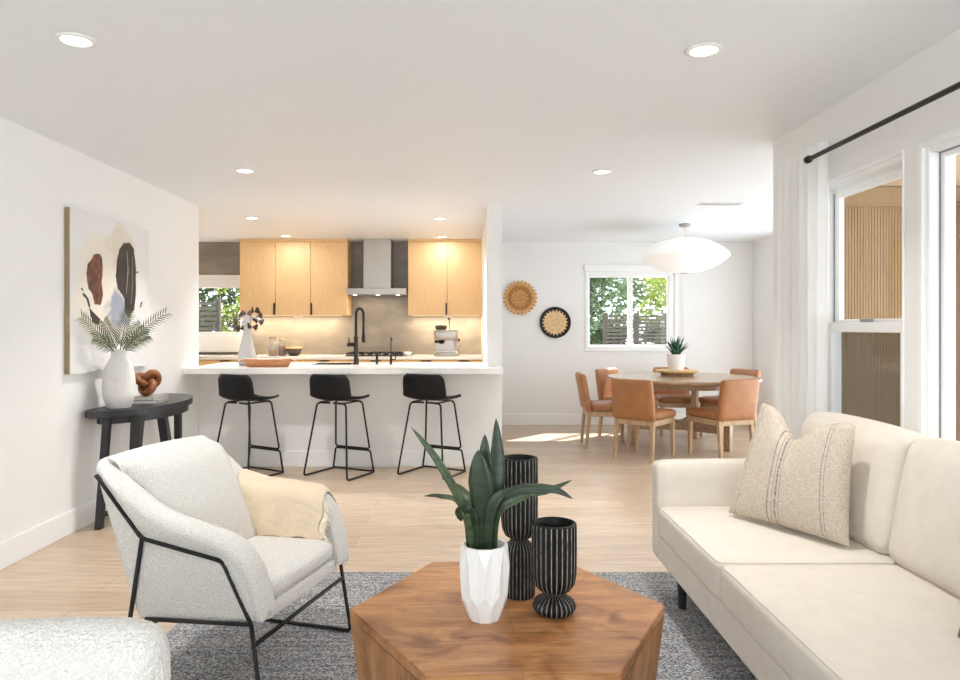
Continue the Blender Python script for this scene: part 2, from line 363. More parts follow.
def lathe(bm, prof, seg=32, c=(0, 0, 0), mod=None, mi=0, sx=1, sy=1):
    rings = []
    for i, (r, z) in enumerate(prof):
        if r < 1e-5: rings.append([bm.verts.new((c[0], c[1], c[2]+z))]); continue
        ring = []
        for k in range(seg):
            a = 2*PI*k/seg; q = r*(mod(a, i, z) if mod else 1)
            ring.append(bm.verts.new((c[0]+q*math.cos(a)*sx, c[1]+q*math.sin(a)*sy, c[2]+z)))
        rings.append(ring)
    for a, b in zip(rings, rings[1:]):
        for k in range(seg):
            if len(a) == 1 and len(b) == 1: continue
            if len(a) == 1: f = bm.faces.new((a[0], b[k], b[(k+1) % seg]))
            elif len(b) == 1: f = bm.faces.new((a[k], b[0], a[(k+1) % seg]))
            else: f = bm.faces.new((a[k], a[(k+1) % seg], b[(k+1) % seg], b[k]))
            f.material_index = mi
def cushion(bm, x0, x1, y0, y1, z0, z1, r, puff=(0, 0, 0), n=12, xf=None):
    """soft rounded box with bulging faces"""
    N = n+1; idx = {}
    def gv(*k):
        if k not in idx: idx[k] = bm.verts.new([2*q/N-1 for q in k])
        return idx[k]
    for ax in range(3):
        for side in (0, N):
            for i in range(N):
                for j in range(N):
                    ks = []
                    for (a, b) in ((i, j), (i+1, j), (i+1, j+1), (i, j+1)):
                        k = [0, 0, 0]; k[ax] = side; k[(ax+1) % 3] = a; k[(ax+2) % 3] = b; ks.append(gv(*k))
                    bm.faces.new(ks)
    allv = list(idx.values())
    c = Vector(((x0+x1)/2, (y0+y1)/2, (z0+z1)/2)); h = Vector(((x1-x0)/2, (y1-y0)/2, (z1-z0)/2))
    for v in allv:
        p = v.co.copy()
        q = Vector([max(-1, min(1, math.sin(p[i]*PI/2)*.35+p[i]*.65))*h[i] for i in range(3)])
        inn = Vector([max(-(h[i]-r), min(h[i]-r, q[i])) for i in range(3)])
        d = q-inn
        if d.length > 1e-7: q = inn+d.normalized()*r
        for i in range(3):
            j, k = (i+1) % 3, (i+2) % 3
            if puff[i]: q[i] += (q[i]/h[i])*puff[i]*(1-p[j]**2)*(1-p[k]**2)
        v.co = c+q
        if xf: v.co = xf(v.co)
    return allv
def disc(bm, c, r, n=24, mi=0, nrm='z'):
    vs = []
    for k in range(n):
        a = 2*PI*k/n; x, y = r*math.cos(a), r*math.sin(a)
        vs.append(bm.verts.new({'z': (c[0]+x, c[1]+y, c[2]), 'y': (c[0]+x, c[1], c[2]+y)}[nrm]))
    f = bm.faces.new(vs); f.material_index = mi
def wall_with_holes(bm, axis, a0, a1, u0, u1, z0, z1, holes, mi=0):
    """wall slab of thickness a0..a1 along `axis` ('x' or 'y'), spanning u0..u1 and z0..z1, rectangular holes (ua,ub,za,zb)"""
    us = sorted({u0, u1, *[h[0] for h in holes], *[h[1] for h in holes]}); zs = sorted({z0, z1, *[h[2] for h in holes], *[h[3] for h in holes]})
    def inside(u, z): return u0 < u < u1 and z0 < z < z1 and not any(h[0] < u < h[1] and h[2] < z < h[3] for h in holes)
    def P(a, u, z): return (a, u, z) if axis == 'x' else (u, a, z)
    cache = {}
    def V(a, u, z):
        k = (round(a, 5), round(u, 5), round(z, 5))
        if k not in cache: cache[k] = bm.verts.new(P(a, u, z))
        return cache[k]
    us2 = [u0-1]+us+[u1+1]; zs2 = [z0-1]+zs+[z1+1]
    for i in range(len(us)-1):
        for j in range(len(zs)-1):
            ua, ub, za, zb = us[i], us[i+1], zs[j], zs[j+1]; um, zm = (ua+ub)/2, (za+zb)/2
            if not inside(um, zm): continue
            for a in (a0, a1): bm.faces.new((V(a, ua, za), V(a, ub, za), V(a, ub, zb), V(a, ua, zb)))
            pu, nu = us2[i], us2[i+3]-0; 
            if not inside((us2[i]+ua)/2, zm): bm.faces.new((V(a0, ua, za), V(a1, ua, za), V(a1, ua, zb), V(a0, ua, zb)))
            if not inside((ub+us2[i+3-0] if i+3 < len(us2) else ub+1)/2 if i+3 < len(us2) else ub+1, zm): bm.faces.new((V(a0, ub, za), V(a1, ub, za), V(a1, ub, zb), V(a0, ub, zb)))
            if not inside(um, (zs2[j]+za)/2): bm.faces.new((V(a0, ua, za), V(a1, ua, za), V(a1, ub, za), V(a0, ub, za)))
            if not inside(um, (zb+zs2[j+3])/2 if j+3 < len(zs2) else zb+1): bm.faces.new((V(a0, ua, zb), V(a1, ua, zb), V(a1, ub, zb), V(a0, ub, zb)))
def arc_pts(c, r, a0, a1, n): return [(c[0]+r*math.cos(a0+(a1-a0)*k/n), c[1]+r*math.sin(a0+(a1-a0)*k/n)) for k in range(n+1)]

# ------------------------------------------------------------------ setting
CH = 2.44; XL = -2.52; XR = 1.87; YB = 9.34; YK = 6.55; XD = 3.80; YD = 4.29; YR = -2.2; XK = -4.3; TH = .13
XP0, XP1 = .178, .318
bm = new(); box(bm, XK-TH, XD+TH, YD, YB+TH, -.05, 0); box(bm, XL-TH, XR+TH, YR-TH, YD, -.05, 0); struct('floor', bm, M['floor'])
bm = new(); box(bm, XK-TH, XD+TH, YD, YB+TH, CH, CH+.12); box(bm, XL-TH, XR+TH, YR-TH, YD, CH, CH+.12); struct('ceiling', bm, M['ceil'])
bm = new(); box(bm, XL-TH, XL, YR, YK, 0, CH); struct('wall_left', bm, M['wall'])
bm = new(); box(bm, XK-TH, XL-TH, YK-TH, YK, 0, CH); box(bm, XK-TH, XK, YK, YB, 0, CH); struct('wall_kitchen', bm, M['wall'])
WIN_D = (1.56, 2.80, 1.00, 2.12); WIN_K = (-4.0, -2.985, 1.19, 2.0)
bm = new(); wall_with_holes(bm, 'y', YB, YB+TH, XP0+.02, XD+TH, 0, CH, [WIN_D]); struct('wall_back', bm, M['wall'])
bm = new(); wall_with_holes(bm, 'y', YB, YB+TH, XK-TH, XP0+.02, 0, CH, [WIN_K]); struct('wall_kitchen_back', bm, M['stone'])
bm = new(); box(bm, XP0, XP1, YK, YB, 0, CH); struct('wall_partition', bm, M['wall'])
bm = new(); wall_with_holes(bm, 'x', XD, XD+TH, YD+TH, YB, 0, CH, [(4.6, 8.55, .03, 2.12)]); struct('wall_dining_right', bm, M['wall'])  # unseen side opening added and widened to brighten the dining area with sky light
W1 = (3.0, 3.76, .62, 2.07); W2 = (.75, 2.905, .45, 2.07)
bm = new(); wall_with_holes(bm, 'x', XR, XR+TH, YR, YD, 0, CH, [W1, W2]); struct('wall_right', bm, M['wall'])
bm = new(); box(bm, XR+TH, XD+TH, YD, YD+TH, 0, CH); struct('wall_dining_front', bm, M['wall'])
bm = new(); wall_with_holes(bm, 'y', YR-TH, YR, XL-TH, XR+TH, 0, CH, [(-2.4, 1.75, .05, 2.36)]); struct('wall_rear', bm, M['wall'])  # unglazed opening behind the camera, added unseen to let in more sky light
# baseboards
bm = new(); box(bm, XL, XL+.015, YR, YK-.0, 0, .148, .004); struct('baseboard_left', bm, M['trim'])
bm = new(); box(bm, XP1, XD, YB-.015, YB, 0, .148, .004); struct('baseboard_back', bm, M['trim'])
bm = new(); box(bm, XD-.015, XD, 8.57, YB-.015, 0, .148, .004); struct('baseboard_dining', bm, M['trim'])
bm = new(); box(bm, XP1, XP1+.015, YK, YB-.015, 0, .148, .004); struct('baseboard_partition', bm, M['trim'])
bm = new(); box(bm, XR-.015, XR, YR, YD, 0, .148, .004); struct('baseboard_right', bm, M['trim'])

# windows -----------------------------------------------------------
def frame_rect(bm, axis, a0, a1, u0, u1, z0, z1, w, bev=.004):
    for (p, q, r_, s) in ((u0, u0+w, z0, z1), (u1-w, u1, z0, z1), (u0+w, u1-w, z0, z0+w), (u0+w, u1-w, z1-w, z1)):
        if axis == 'y': box(bm, p, q, a0, a1, r_, s, bev, 1)
        else: box(bm, a0, a1, p, q, r_, s, bev, 1)
def window(name, label):
    o = thing(name, label, 'window'); o['kind'] = 'structure'; return o
# dining window: two-pane slider
wd = window('window_1', 'white two-pane slider window behind the dining table')
u0, u1, z0, z1 = WIN_D
bm = new(); frame_rect(bm, 'y', YB-.012, YB+.11, u0, u1, z0, z1, .045); box(bm, u0+.045, u1-.10, YB+.004, YB+.1, z1-.13, z1-.045, .004, 1)
box(bm, u1-.10, u1-.045, YB+.01, YB+.1, z0+.045, z1-.045, .004, 1); obj('window_frame', bm, M['vinyl'], wd)
xm = at(631, 300, YB).x
bm = new(); frame_rect(bm, 'y', YB+.03, YB+.06, u0+.04, xm+.03, z0+.04, z1-.125, .028); obj('sash', bm, M['vinyl'], wd)
bm = new(); frame_rect(bm, 'y', YB+.065, YB+.095, xm-.03, u1-.095, z0+.04, z1-.125, .028); obj('sash', bm, M['vinyl'], wd)
bm = new(); box(bm, u0+.06, xm, YB+.044, YB+.048, z0+.06, z1-.14); obj('pane', bm, M['pane'], wd)
bm = new(); box(bm, xm, u1-.12, YB+.078, YB+.082, z0+.06, z1-.14); obj('pane', bm, M['pane'], wd)
bm = new(); box(bm, u0-.015, u1+.015, YB-.035, YB, z1-.075, z1+.015, .008, 2); obj('blind_cassette', bm, M['vinyl'], wd)
bm = new(); box(bm, u0-.01, u1+.01, YB-.03, YB, z0-.02, z0+.004, .005, 2); obj('window_sill', bm, M['vinyl'], wd)
bm = new(); tube(bm, [(2.845, YB-.02, 2.08), (2.845, YB-.02, 1.15)], .003, 6); tube(bm, [(2.875, YB-.02, 2.08), (2.875, YB-.02, 1.15)], .003, 6)
tube(bm, [(2.845, YB-.02, 2.10), (2.86, YB-.012, 2.115), (2.875, YB-.02, 2.10)], .003, 6); box(bm, 2.838, 2.882, YB-.028, YB-.001, 1.12, 1.16, .003, 1)
obj('blind_cord', bm, M['vinyl'], wd)
# kitchen window
wk = window('window_2', 'white framed window at the left end of the kitchen counter')
u0, u1, z0, z1 = WIN_K
bm = new(); frame_rect(bm, 'y', YB-.01, YB+.1, u0, u1, z0, z1, .05); box(bm, u0+.05, u1-.05, YB+.01, YB+.09, z1-.17, z1-.05, .005, 1); obj('window_frame', bm, M['vinyl'], wk)
bm = new(); box(bm, u0+.05, u1-.05, YB+.05, YB+.054, z0+.05, z1-.17); obj('pane', bm, M['pane'], wk)
bm = new(); box(bm, u0-.05, u1+.02, YB-.05, YB-.002, .972, z0+.005, .006, 2); obj('window_sill', bm, M['trim'], wk)
# living room double-hung window
wl = window('window_3', 'white double-hung window in the wall behind the sofa, beside the curtain')
y0, y1, z0, z1 = W1
bm = new(); frame_rect(bm, 'x', XR+.015, XR+.12, y0, y1, z0, z1, .04); frame_rect(bm, 'x', XR-.004, XR+.02, y0-.0, y1+.0, z0, z1, .015); obj('window_frame', bm, M['vinyl'], wl)
zm = 1.305
bm = new(); frame_rect(bm, 'x', XR+.075, XR+.105, y0+.038, y1-.038, zm-.01, z1-.038, .05); obj('upper_sash', bm, M['vinyl'], wl)
bm = new(); frame_rect(bm, 'x', XR+.035, XR+.068, y0+.038, y1-.038, z0+.038, zm+.025, .05); ls = obj('lower_sash', bm, M['vinyl'], wl)
bm = new(); box(bm, XR+.03, XR+.062, 3.33, 3.40, zm+.025, zm+.042, .004, 1); obj('sash_lock', bm, M['gasket'], ls)
bm = new(); box(bm, XR+.088, XR+.092, y0+.08, y1-.08, zm+.02, z1-.08); obj('pane', bm, M['pane'], wl)
bm = new(); box(bm, XR+.05, XR+.054, y0+.08, y1-.08, z0+.08, zm-.01); obj('pane', bm, M['pane'], wl)
bm = new(); box(bm, XR+.114, XR+.116, y0+.04, y1-.04, z0+.04, zm+.0); obj('insect_screen', bm, M['screen'], wl)
bm = new(); box(bm, XR+.033, XR+.045, y1-.049, y1-.0445, z0+.05, zm); box(bm, XR+.07, XR+.08, y1-.0505, y1-.046, zm+.03, z1-.06); obj('gasket', bm, M['gasket'], wl)
# living room picture window
wp = window('window_4', 'tall white picture window at the right edge of the photo')
y0, y1, z0, z1 = W2
bm = new(); frame_rect(bm, 'x', XR+.01, XR+.12, y0, y1, z0, z1, .052); frame_rect(bm, 'x', XR-.006, XR+.02, y0, y1, z0, z1, .03); obj('window_frame', bm, M['vinyl'], wp)
bm = new(); frame_rect(bm, 'x', XR+.055, XR+.09, y0+.050, y1-.050, z0+.050, z1-.050, .028); ss = obj('sash', bm, M['vinyl'], wp)
bm = new(); frame_rect(bm, 'x', XR+.050, XR+.0555, y0+.049, y1-.049, z0+.049, z1-.049, .008, 0); obj('gasket', bm, M['gasket'], ss)
bm = new(); box(bm, XR+.07, XR+.074, y0+.07, y1-.07, z0+.07, z1-.07); obj('pane', bm, M['pane'], wp)
# outside: porch
bm = new(); 
ribs = []; x = XR+TH
box(bm, XR+TH, XD+TH, YD-.03, YD, 0, CH)
while x < XD+TH-.03:
    prism(bm, [(x+.0005, YD-.03), (x+.002, YD-.034), (x+.0145, YD-.034), (x+.016, YD-.03)], 'z', 0, 2.045); x += .0175
box(bm, XR+TH, XD+TH, YD-.05, YD-.03, 2.05, 2.155, .003, 1); box(bm, XR+TH, XD+TH, YD-.05, YD-.03, 2.04, 2.05)
struct('wall_siding', bm, M['siding'])
bm = new(); box(bm, XR+TH, 4.1, -1.5, YD-.055, 2.16, 2.30); struct('ceiling_porch', bm, M['soffit'])
bm = new(); box(bm, XD+TH, 5.15, YD, 9.6, 2.30, 2.44); struct('sun_block_eave', bm, M['soffit'])  # unseen overhang added to keep direct sun out of the dining side opening
bm = new(); box(bm, 2.86, 3.12, YD-.16, YD-.06, -.1, 2.05, .004, 1); struct('trim_1', bm, M['dark_post'])
bm = new(); box(bm, XR+TH, 9, -6, YD-.0, -.14, -.1); struct('ground_patio', bm, M['patio'])
bm = new(); box(bm, -14, 14, YB+TH, 26, -.2, -.1); struct('ground', bm, M['ground'])
bm = new(); box(bm, -5.5, -2.6, 9.9, 10.4, -.1, 1.17, .02, 2); struct('wall_garden', bm, M['trim'])

# ------------------------------------------------------------------ peninsula
pn = thing('kitchen_peninsula', 'off-white breakfast bar base behind the three black stools', 'kitchen island', (-1.1, 6.85, 0))
def loc(o, bm):   # world-built mesh to local of o (no rotation)
    bmesh.ops.translate(bm, verts=bm.verts[:], vec=-Vector(o.location)); return bm
bm = new(); box(bm, XL+.002, XP0-.002, YK+.015, 7.12, 0, .70); box(bm, XL+.002, XP0-.002, YK+.015, 6.78, .70, .888); box(bm, XL+.002, -1.56, 6.78, 7.12, .70, .888); box(bm, -1.10, XP0-.002, 6.78, 7.12, .70, .888)
obj('body', loc(pn, bm), M['wall'], pn)
bm = new(); box(bm, XL+.016, XP1, YK-.015, YK-.001, 0, .148, .004); obj('baseboard', loc(pn, bm), M['trim'], pn)
bm = new(); box(bm, XL+.002, XP0-.0, YK-.001, YK+.015, 0.0, .888); obj('front_panel', loc(pn, bm), M['wall'], pn)
ct = thing('bar_countertop', 'white quartz countertop of the breakfast bar', 'countertop', (-1.1, 6.6, .89))
SX0, SX1, SY0, SY1 = -1.52, -1.14, 6.80, 7.06
bm = new(); Z0, Z1 = .89, .94
def slab(poly):
    vs = prism(bm, poly, 'z', Z0, Z1)
slab([(XL+.002, 6.18), (.31, 6.18), (.31, YK-.002), (XP0-.002, YK-.002), (XP0-.002, 7.2), (SX1, 7.2), (SX1, SY0), (SX0, SY0), (SX0, 7.2), (XL+.002, 7.2)])
slab([(SX0, SY1), (SX1, SY1), (SX1, 7.2), (SX0, 7.2)])
obj('slab', loc(ct, bm), M['quartz'], ct)
sk = thing('kitchen_sink', 'black undermount sink let into the bar countertop', 'sink', ((SX0+SX1)/2, (SY0+SY1)/2, .72))
bm = new()
for b in ((SX0+.003, SX1-.003, SY0+.003, SY1-.003, .72, .725), (SX0+.003, SX0+.009, SY0+.003, SY1-.003, .725, .944), (SX1-.009, SX1-.003, SY0+.003, SY1-.003, .725, .944), (SX0+.009, SX1-.009, SY0+.003, SY0+.009, .725, .944), (SX0+.009, SX1-.009, SY1-.009, SY1-.003, .725, .944)): box(bm, *b)
obj('basin', loc(sk, bm), M['black_metal'], sk)
bm = new(); lathe(bm, [(0, .726), (.04, .726), (.04, .73), (.03, .732), (0, .732)], 20, ((SX0+SX1)/2, (SY0+SY1)/2, 0)); obj('drain', loc(sk, bm), M['steel'], sk)
# faucet
p = at(356, 364.5, 6.83)
fa = thing('faucet', 'tall black pull-down kitchen faucet on the bar countertop', 'faucet', (p.x, 6.83, .94), -.15)
bm = new(); lathe(bm, [(0, 0), (.03, 0), (.03, .008), (.022, .012), (.02, .24), (.022, .245), (.022, .27), (.014, .28), (0, .28)], 20); obj('body', bm, M['black_metal'], fa, 30)
bm = new(); path = [(0, 0, .27), (0, 0, .44)]+[(.0375-.0375*math.cos(a), 0, .49+.055*math.sin(a)) for a in [PI*k/12 for k in range(13)]]+[(.076, 0, .36)]
tube(bm, path, [.014]*2+[.0135]*13+[.010], 12); obj('spout', bm, M['black_metal'], fa, True)
bm = new(); tube(bm, [(.076, 0, .375), (.076, 0, .30), (.076, 0, .29), (.076, 0, .215)], [.012, .013, .017, .018], 14); obj('spray_head', bm, M['black_metal'], fa, 40)
bm = new(); tube(bm, [(.0, 0, .195), (-.085, 0, .195)], .02, 14); tube(bm, [(-.07, 0, .195), (-.075, .01, .26)], .006, 8); obj('handle', bm, M['black_metal'], fa, 40)
p = at(377, 364, 6.85)
sd = thing('soap_dispenser', 'short black soap dispenser right of the tall faucet', 'soap dispenser', (p.x, 6.85, .94))
bm = new(); lathe(bm, [(0, 0), (.018, 0), (.018, .006), (.013, .01), (.013, .085), (.015, .09), (.015, .11), (0, .112)], 16); obj('body', bm, M['black_metal'], sd, 35)
bm = new(); tube(bm, [(0, 0, .103), (0, .09, .1)], .007, 8); obj('nozzle', bm, M['black_metal'], sd, True)
p = at(391, 364, 6.84)
ff = thing('filter_tap', 'slim black filter tap at the right of the sink fittings', 'tap', (p.x, 6.84, .94))
bm = new(); lathe(bm, [(0, 0), (.018, 0), (.018, .006), (.012, .01), (.012, .09), (.008, .1), (.0055, .12), (.0055, .26), (0, .262)], 14); tube(bm, [(0, 0, .255), (0, .03, .27), (0, .08, .262), (0, .1, .235)], .0055, 8); obj('spout', bm, M['black_metal'], ff, 35)
bm = new(); tube(bm, [(.01, 0, .05), (.042, 0, .05), (.045, 0, .1)], .006, 8); obj('handle', bm, M['black_metal'], ff, True)
p = at(334, 362, 6.9)
bm = new(); lathe(bm, [(0, 0), (.021, 0), (.021, .055), (.015, .06), (0, .06)], 18); tag(obj('air_switch', bm, M['black_metal'], None, 35, (p.x, 6.92, .944)), 'stubby black cylinder on the rim of the sink, left of the faucet', 'switch')
bpy.data.objects['air_switch'].location = (-1.10, 6.93, .94)

# wooden tray
p = at(266.5, 366, 6.42)
ty = thing('serving_tray', 'orange-brown oval wooden dough bowl lying on the bar countertop', 'tray', (p.x, 6.46, .94))
bm = new(); lathe(bm, [(0, 0), (.185, 0), (.2, .012), (.228, .07), (.218, .074), (.19, .022), (.17, .014), (0, .014)], 40, sx=1, sy=.45); obj('bowl', bm, M['tray'], ty, True)
for s in (-1, 1):
    bm = new(); box(bm, s*.222-.03, s*.222+.03, -.03, .03, .05, .064, .006, 2); obj('handle', bm, M['tray'], ty, True)
# vase with purple leaves
p = at(245, 365, 6.72)
vz = thing('glass_vase', 'frosted white glass vase of dark purple leaves on the bar', 'vase', (p.x, 6.78, .94))
bm = new(); lathe(bm, [(0, 0), (.07, 0), (.085, .02), (.088, .06), (.075, .14), (.05, .24), (.034, .32), (.03, .40), (.038, .45), (.048, .475), (.044, .475), (.033, .45), (.026, .40), (.03, .32), (.07, .14), (.08, .06), (.06, .02), (0, .018)], 28); obj('body', bm, M['frosted'], vz, True)
def oxalis(bm, c, s, rng):
    for k in range(3):
        a = k*2*PI/3+rng.random()*.4; tilt = rng.uniform(-.3, .5)
        d = Vector((math.cos(a), math.sin(a)*.7, tilt)).normalized(); up = Vector((rng.uniform(-.4, .4), -.8, .5)).normalized(); t = d.cross(up).normalized()
        P = [c, c+d*s*.8+t*s*.75, c+d*s*1.05+t*s*.2, c+d*s*.92, c+d*s*1.05-t*s*.2, c+d*s*.8-t*s*.75]
        nrm = up*.002
        A = [bm.verts.new(q+nrm) for q in P]; B = [bm.verts.new(q-nrm) for q in P]
        bm.faces.new(A); bm.faces.new(B[::-1])
        for i in range(6): bm.faces.new((A[i], B[i], B[(i+1) % 6], A[(i+1) % 6]))
rng = random.Random(3)
heads = [(232, 322), (238, 316), (240, 329), (234, 328), (246, 314), (254, 312), (257, 317), (252, 327), (245, 322), (258, 321)]
for hx, hy in heads:
    q = at(hx, hy, 6.78+rng.uniform(-.06, .06))-Vector(vz.location)
    bm = new(); tube(bm, [(0, 0, .2), (q.x*.25, q.y*.25, .47), tuple(q)], .0022, 5); st = obj('stem', bm, M['stem'], vz, True)
    bm = new(); oxalis(bm, q, .055, rng); obj('leaf', bm, M['oxalis'], st)

# ------------------------------------------------------------------ back kitchen run
YF = 8.72; ZC = .90
kx = lambda x, D: (x-VX)*D/FPX
bounds = [-4.25, kx(205, YF), kx(245, YF), kx(303, YF), kx(346, YF), kx(406, YF), kx(446, YF), XP0-.004]
lbl = ['oak base cabinet in the far left corner under the kitchen window', 'oak base cabinet under the kitchen window', 'oak base cabinet behind the glass vase', 'oak base cabinet left of the cooktop', 'oak drawer base under the cooktop', 'oak base cabinet just right of the cooktop', 'oak base cabinet under the espresso machine']
for i, (a, b) in enumerate(zip(bounds, bounds[1:])):
    c = thing('base_cabinet', lbl[i], 'cabinet', ((a+b)/2, YF, 0), 0, 'oak base cabinets along the kitchen wall')
    w = (b-a)/2-.001
    bm = new(); box(bm, -w, w, .02, YB-YF-.004, .1, ZC-.002); obj('body', bm, M['cab'], c)
    bm = new(); box(bm, -w, w, .07, .55, 0, .1); obj('toe_kick', bm, M['toe'], c)
    bm = new(); box(bm, -w+.002, w-.002, 0, .02, .70, ZC-.012, .002, 1); d = obj('drawer', bm, M['cab'], c)
    bm = new(); box(bm, -.065, .065, -.018, 0, ZC-.022, ZC-.010, .002, 1); obj('pull', bm, M['black_metal'], d)
    bm = new(); box(bm, -w+.002, w-.002, 0, .02, .11, .695, .002, 1); d = obj('door', bm, M['cab'], c)
    bm = new(); box(bm, w-.07, w-.05, -.018, 0, .52, .66, .002, 1); obj('pull', bm, M['black_metal'], d)
bm = new(); box(bm, -4.28, XP0-.003, YF-.02, YB-.003, ZC, .938, .003, 1); tag(obj('kitchen_countertop', bm, M['quartz']), 'white quartz countertop along the back kitchen wall', 'countertop')
# upper cabinets
UF = 9.02; UZ0 = 1.455; UZ1 = 2.405
def upper(x0, x1, splits, label, handles):
    a, b = kx(x0, UF), kx(x1, UF); c = thing('upper_cabinet', label, 'cabinet', ((a+b)/2, UF, UZ0), 0, 'oak upper cabinets'); o = Vector(c.location)
    bm = new(); box(bm, a, b, UF+.02, YB-.003, UZ0, UZ1); obj('body', loc(c, bm), M['cab'], c)
    bm = new(); box(bm, a, b, UF-.012, YB-.003, UZ1, CH-.001, .002, 1); obj('crown', loc(c, bm), M['cab'], c)
    ed = [a]+[kx(s, UF) for s in splits]+[b]
    for i, (p, q) in enumerate(zip(ed, ed[1:])):
        bm = new(); box(bm, p+.0025, q-.0025, UF, UF+.019, UZ0-.004, UZ1-.004, .0015, 1); d = obj('door', loc(c, bm), M['cab'], c)
        for side in handles[i]:
            hx = q-.012 if side == 'r' else p+.012
            bm = new(); box(bm, hx-.0095, hx+.0095, UF-.022, UF, UZ0+.012, UZ0+.16, .002, 1); obj('handle', loc(c, bm), M['black_metal'], d)
    return c
upper(239.7, 310.4, [275.3], 'two-door oak upper cabinet beside the kitchen window', ['r', ''])
upper(310.4, 347.6, [], 'single-door oak upper cabinet left of the range hood', ['l'])
upper(408, 484.4, [447.3], 'two-door oak upper cabinet right of the range hood', ['r', ''])
# undercabinet LED bars and outlets
for x0, x1, who in ((242, 346, 'left'), (409, 483, 'right')):
    a, b = kx(x0, 9.2), kx(x1, 9.2)
    t = thing('cabinet_light', 'slim warm light bar under the oak cabinets %s of the range hood' % who, 'light', ((a+b)/2, 9.17, UZ0-.005))
    bm = new(); box(bm, -(b-a)/2+.05, (b-a)/2-.05, -.01, .01, .0, .0045); obj('diffuser', bm, M['ledstrip'], t)
    L = bpy.data.lights.new('cabinet_lamp', 'AREA'); L.shape = 'RECTANGLE'; L.size = (b-a)-.12; L.size_y = .02; L.energy = 11*(b-a); L.color = (1, .80, .56)
    lo = bpy.data.objects.new('cabinet_lamp', L); COL.objects.link(lo); lo.parent = t; lo.location = (0, 0, -.002)
for x, w_, who in ((298, .12, 'left'), (447.5, .11, 'right')):
    bm = new(); box(bm, -w_/2, w_/2, -.02, .02, -.018, 0, .003, 1); tag(obj('outlet_box', bm, M['vinyl'], None, False, (kx(x, 9.04), 9.06, UZ0-.0045)), 'small white outlet box under the cabinets %s of the range hood' % who, 'outlet')
# hood
hd = thing('range_hood', 'stainless chimney range hood between the oak upper cabinets', 'range hood', (kx(376.5, 9.1), YB-.003, 1.62))
D0 = 8.86
bm = new(); a, b = kx(346.8, D0), kx(406.2, D0); box(bm, a, b, D0, YB-.004, at(0, 294.5, D0).z, at(0, 288, D0).z, .004, 1); cano = obj('canopy', loc(hd, bm), M['steel'], hd)
for q in (355, 378, 398):
    bm = new(); lathe(bm, [(0, -.004), (.025, -.004), (.025, .002), (0, .002)], 14, (kx(q, D0+.12), D0+.12, at(0, 294.5, D0).z)); obj('lamp', loc(hd, bm), M['lens'], cano)
L = bpy.data.lights.new('hood_lamp', 'AREA'); L.shape = 'RECTANGLE'; L.size = .5; L.size_y = .05; L.energy = 3.6; L.color = (1, .82, .62)
lo = bpy.data.objects.new('hood_lamp', L); COL.objects.link(lo); lo.parent = hd; lo.location = (0, D0+.14-(YB-.003), at(0, 295.6, D0).z-1.62)
bm = new()
za, zb = at(0, 288, D0).z, CH-.002; a, b = kx(363.4, 9.0), kx(390.8, 9.0); box(bm, a, b, 9.0, YB-.004, za, zb, .003, 1); obj('chimney', loc(hd, bm), M['steel'], hd)
# cooktop
ck = thing('cooktop', 'black gas cooktop on the back counter under the range hood', 'cooktop', (kx(376, 9.0), 9.02, .938))
bm = new(); box(bm, -.36, .36, -.24, .24, 0, .012, .004, 1); obj('plate', bm, M['black_metal'], ck)
for gx in (-.24, 0, .24):
    bm = new()
    for yy in (-.2, 0, .2): box(bm, gx-.11, gx+.11, yy-.006, yy+.006, .03, .042)
    for xx in (-.1, 0, .1): box(bm, gx+xx-.006, gx+xx+.006, -.2, .2, .03, .042)
    for xx in (-.1, .1):
        for yy in (-.2, .2): box(bm, gx+xx-.006, gx+xx+.006, yy-.006, yy+.006, .012, .03)
    obj('grate', bm, M['black_metal'], ck)
for gx in (-.2, -.1, 0, .1, .2):
    bm = new(); lathe(bm, [(0, .012), (.018, .012), (.016, .034), (0, .036)], 12, (gx, -.225, 0)); obj('knob', bm, M['steel'], ck, 30)
p = at(404, 352, 8.95)
bm = new(); lathe(bm, [(0, 0), (.035, 0), (.05, .03), (.052, .05), (.045, .048), (.03, .012), (0, .01)], 20); tag(obj('small_dish', bm, M['white_ceramic'], None, True, (kx(407.5, 8.9), 8.9, .938)), 'small white dish beside the right end of the cooktop', 'dish')
# jars, bowl
def bottle(x, D, label, hgt, r, fill, fm, name='glass_jar'):
    t = thing(name, label, 'jar', (kx(x, D), D, .938))
    bm = new(); lathe(bm, [(0, 0), (r, 0), (r, hgt*.62), (r*.62, hgt*.78), (r*.6, hgt*.93), (r*.72, hgt*.95), (r*.72, hgt), (r*.55, hgt), (r*.52, hgt*.78), (r*.88, hgt*.6), (r*.9, .006), (0, .006)], 24); obj('glass', bm, M['glasscl'], t, True)
    bm = new(); lathe(bm, [(0, .008), (r*.86, .008), (r*.86, fill), (0, fill)], 20); obj('contents', bm, M[fm], t, 40)
    bm = new(); lathe(bm, [(0, hgt-.01), (r*.5, hgt-.01), (r*.5, hgt+.012), (0, hgt+.014)], 16); obj('stopper', bm, M['cork'], t, 40)
bottle(272.5, 8.95, 'clear glass jar of amber oil on the back counter, left of the reddish jar', .235, .058, .075, 'amber')
bottle(281.8, 9.0, 'glass jar of reddish spice between the oil jar and the dark bowl', .21, .052, .13, 'red_spice')
bw = thing('mixing_bowl', 'dark brown bowl with a pale wooden lid on the back counter', 'bowl', (kx(294, 9.0), 9.0, .938))
bm = new(); lathe(bm, [(0, 0), (.05, 0), (.085, .03), (.105, .09), (.1, .09), (.08, .034), (0, .012)], 28); obj('bowl', bm, M['dark_bowl'], bw, True)
bm = new(); lathe(bm, [(0, .09), (.108, .09), (.11, .104), (.1, .112), (0, .114)], 28); obj('lid', bm, M['cork'], bw, 35)
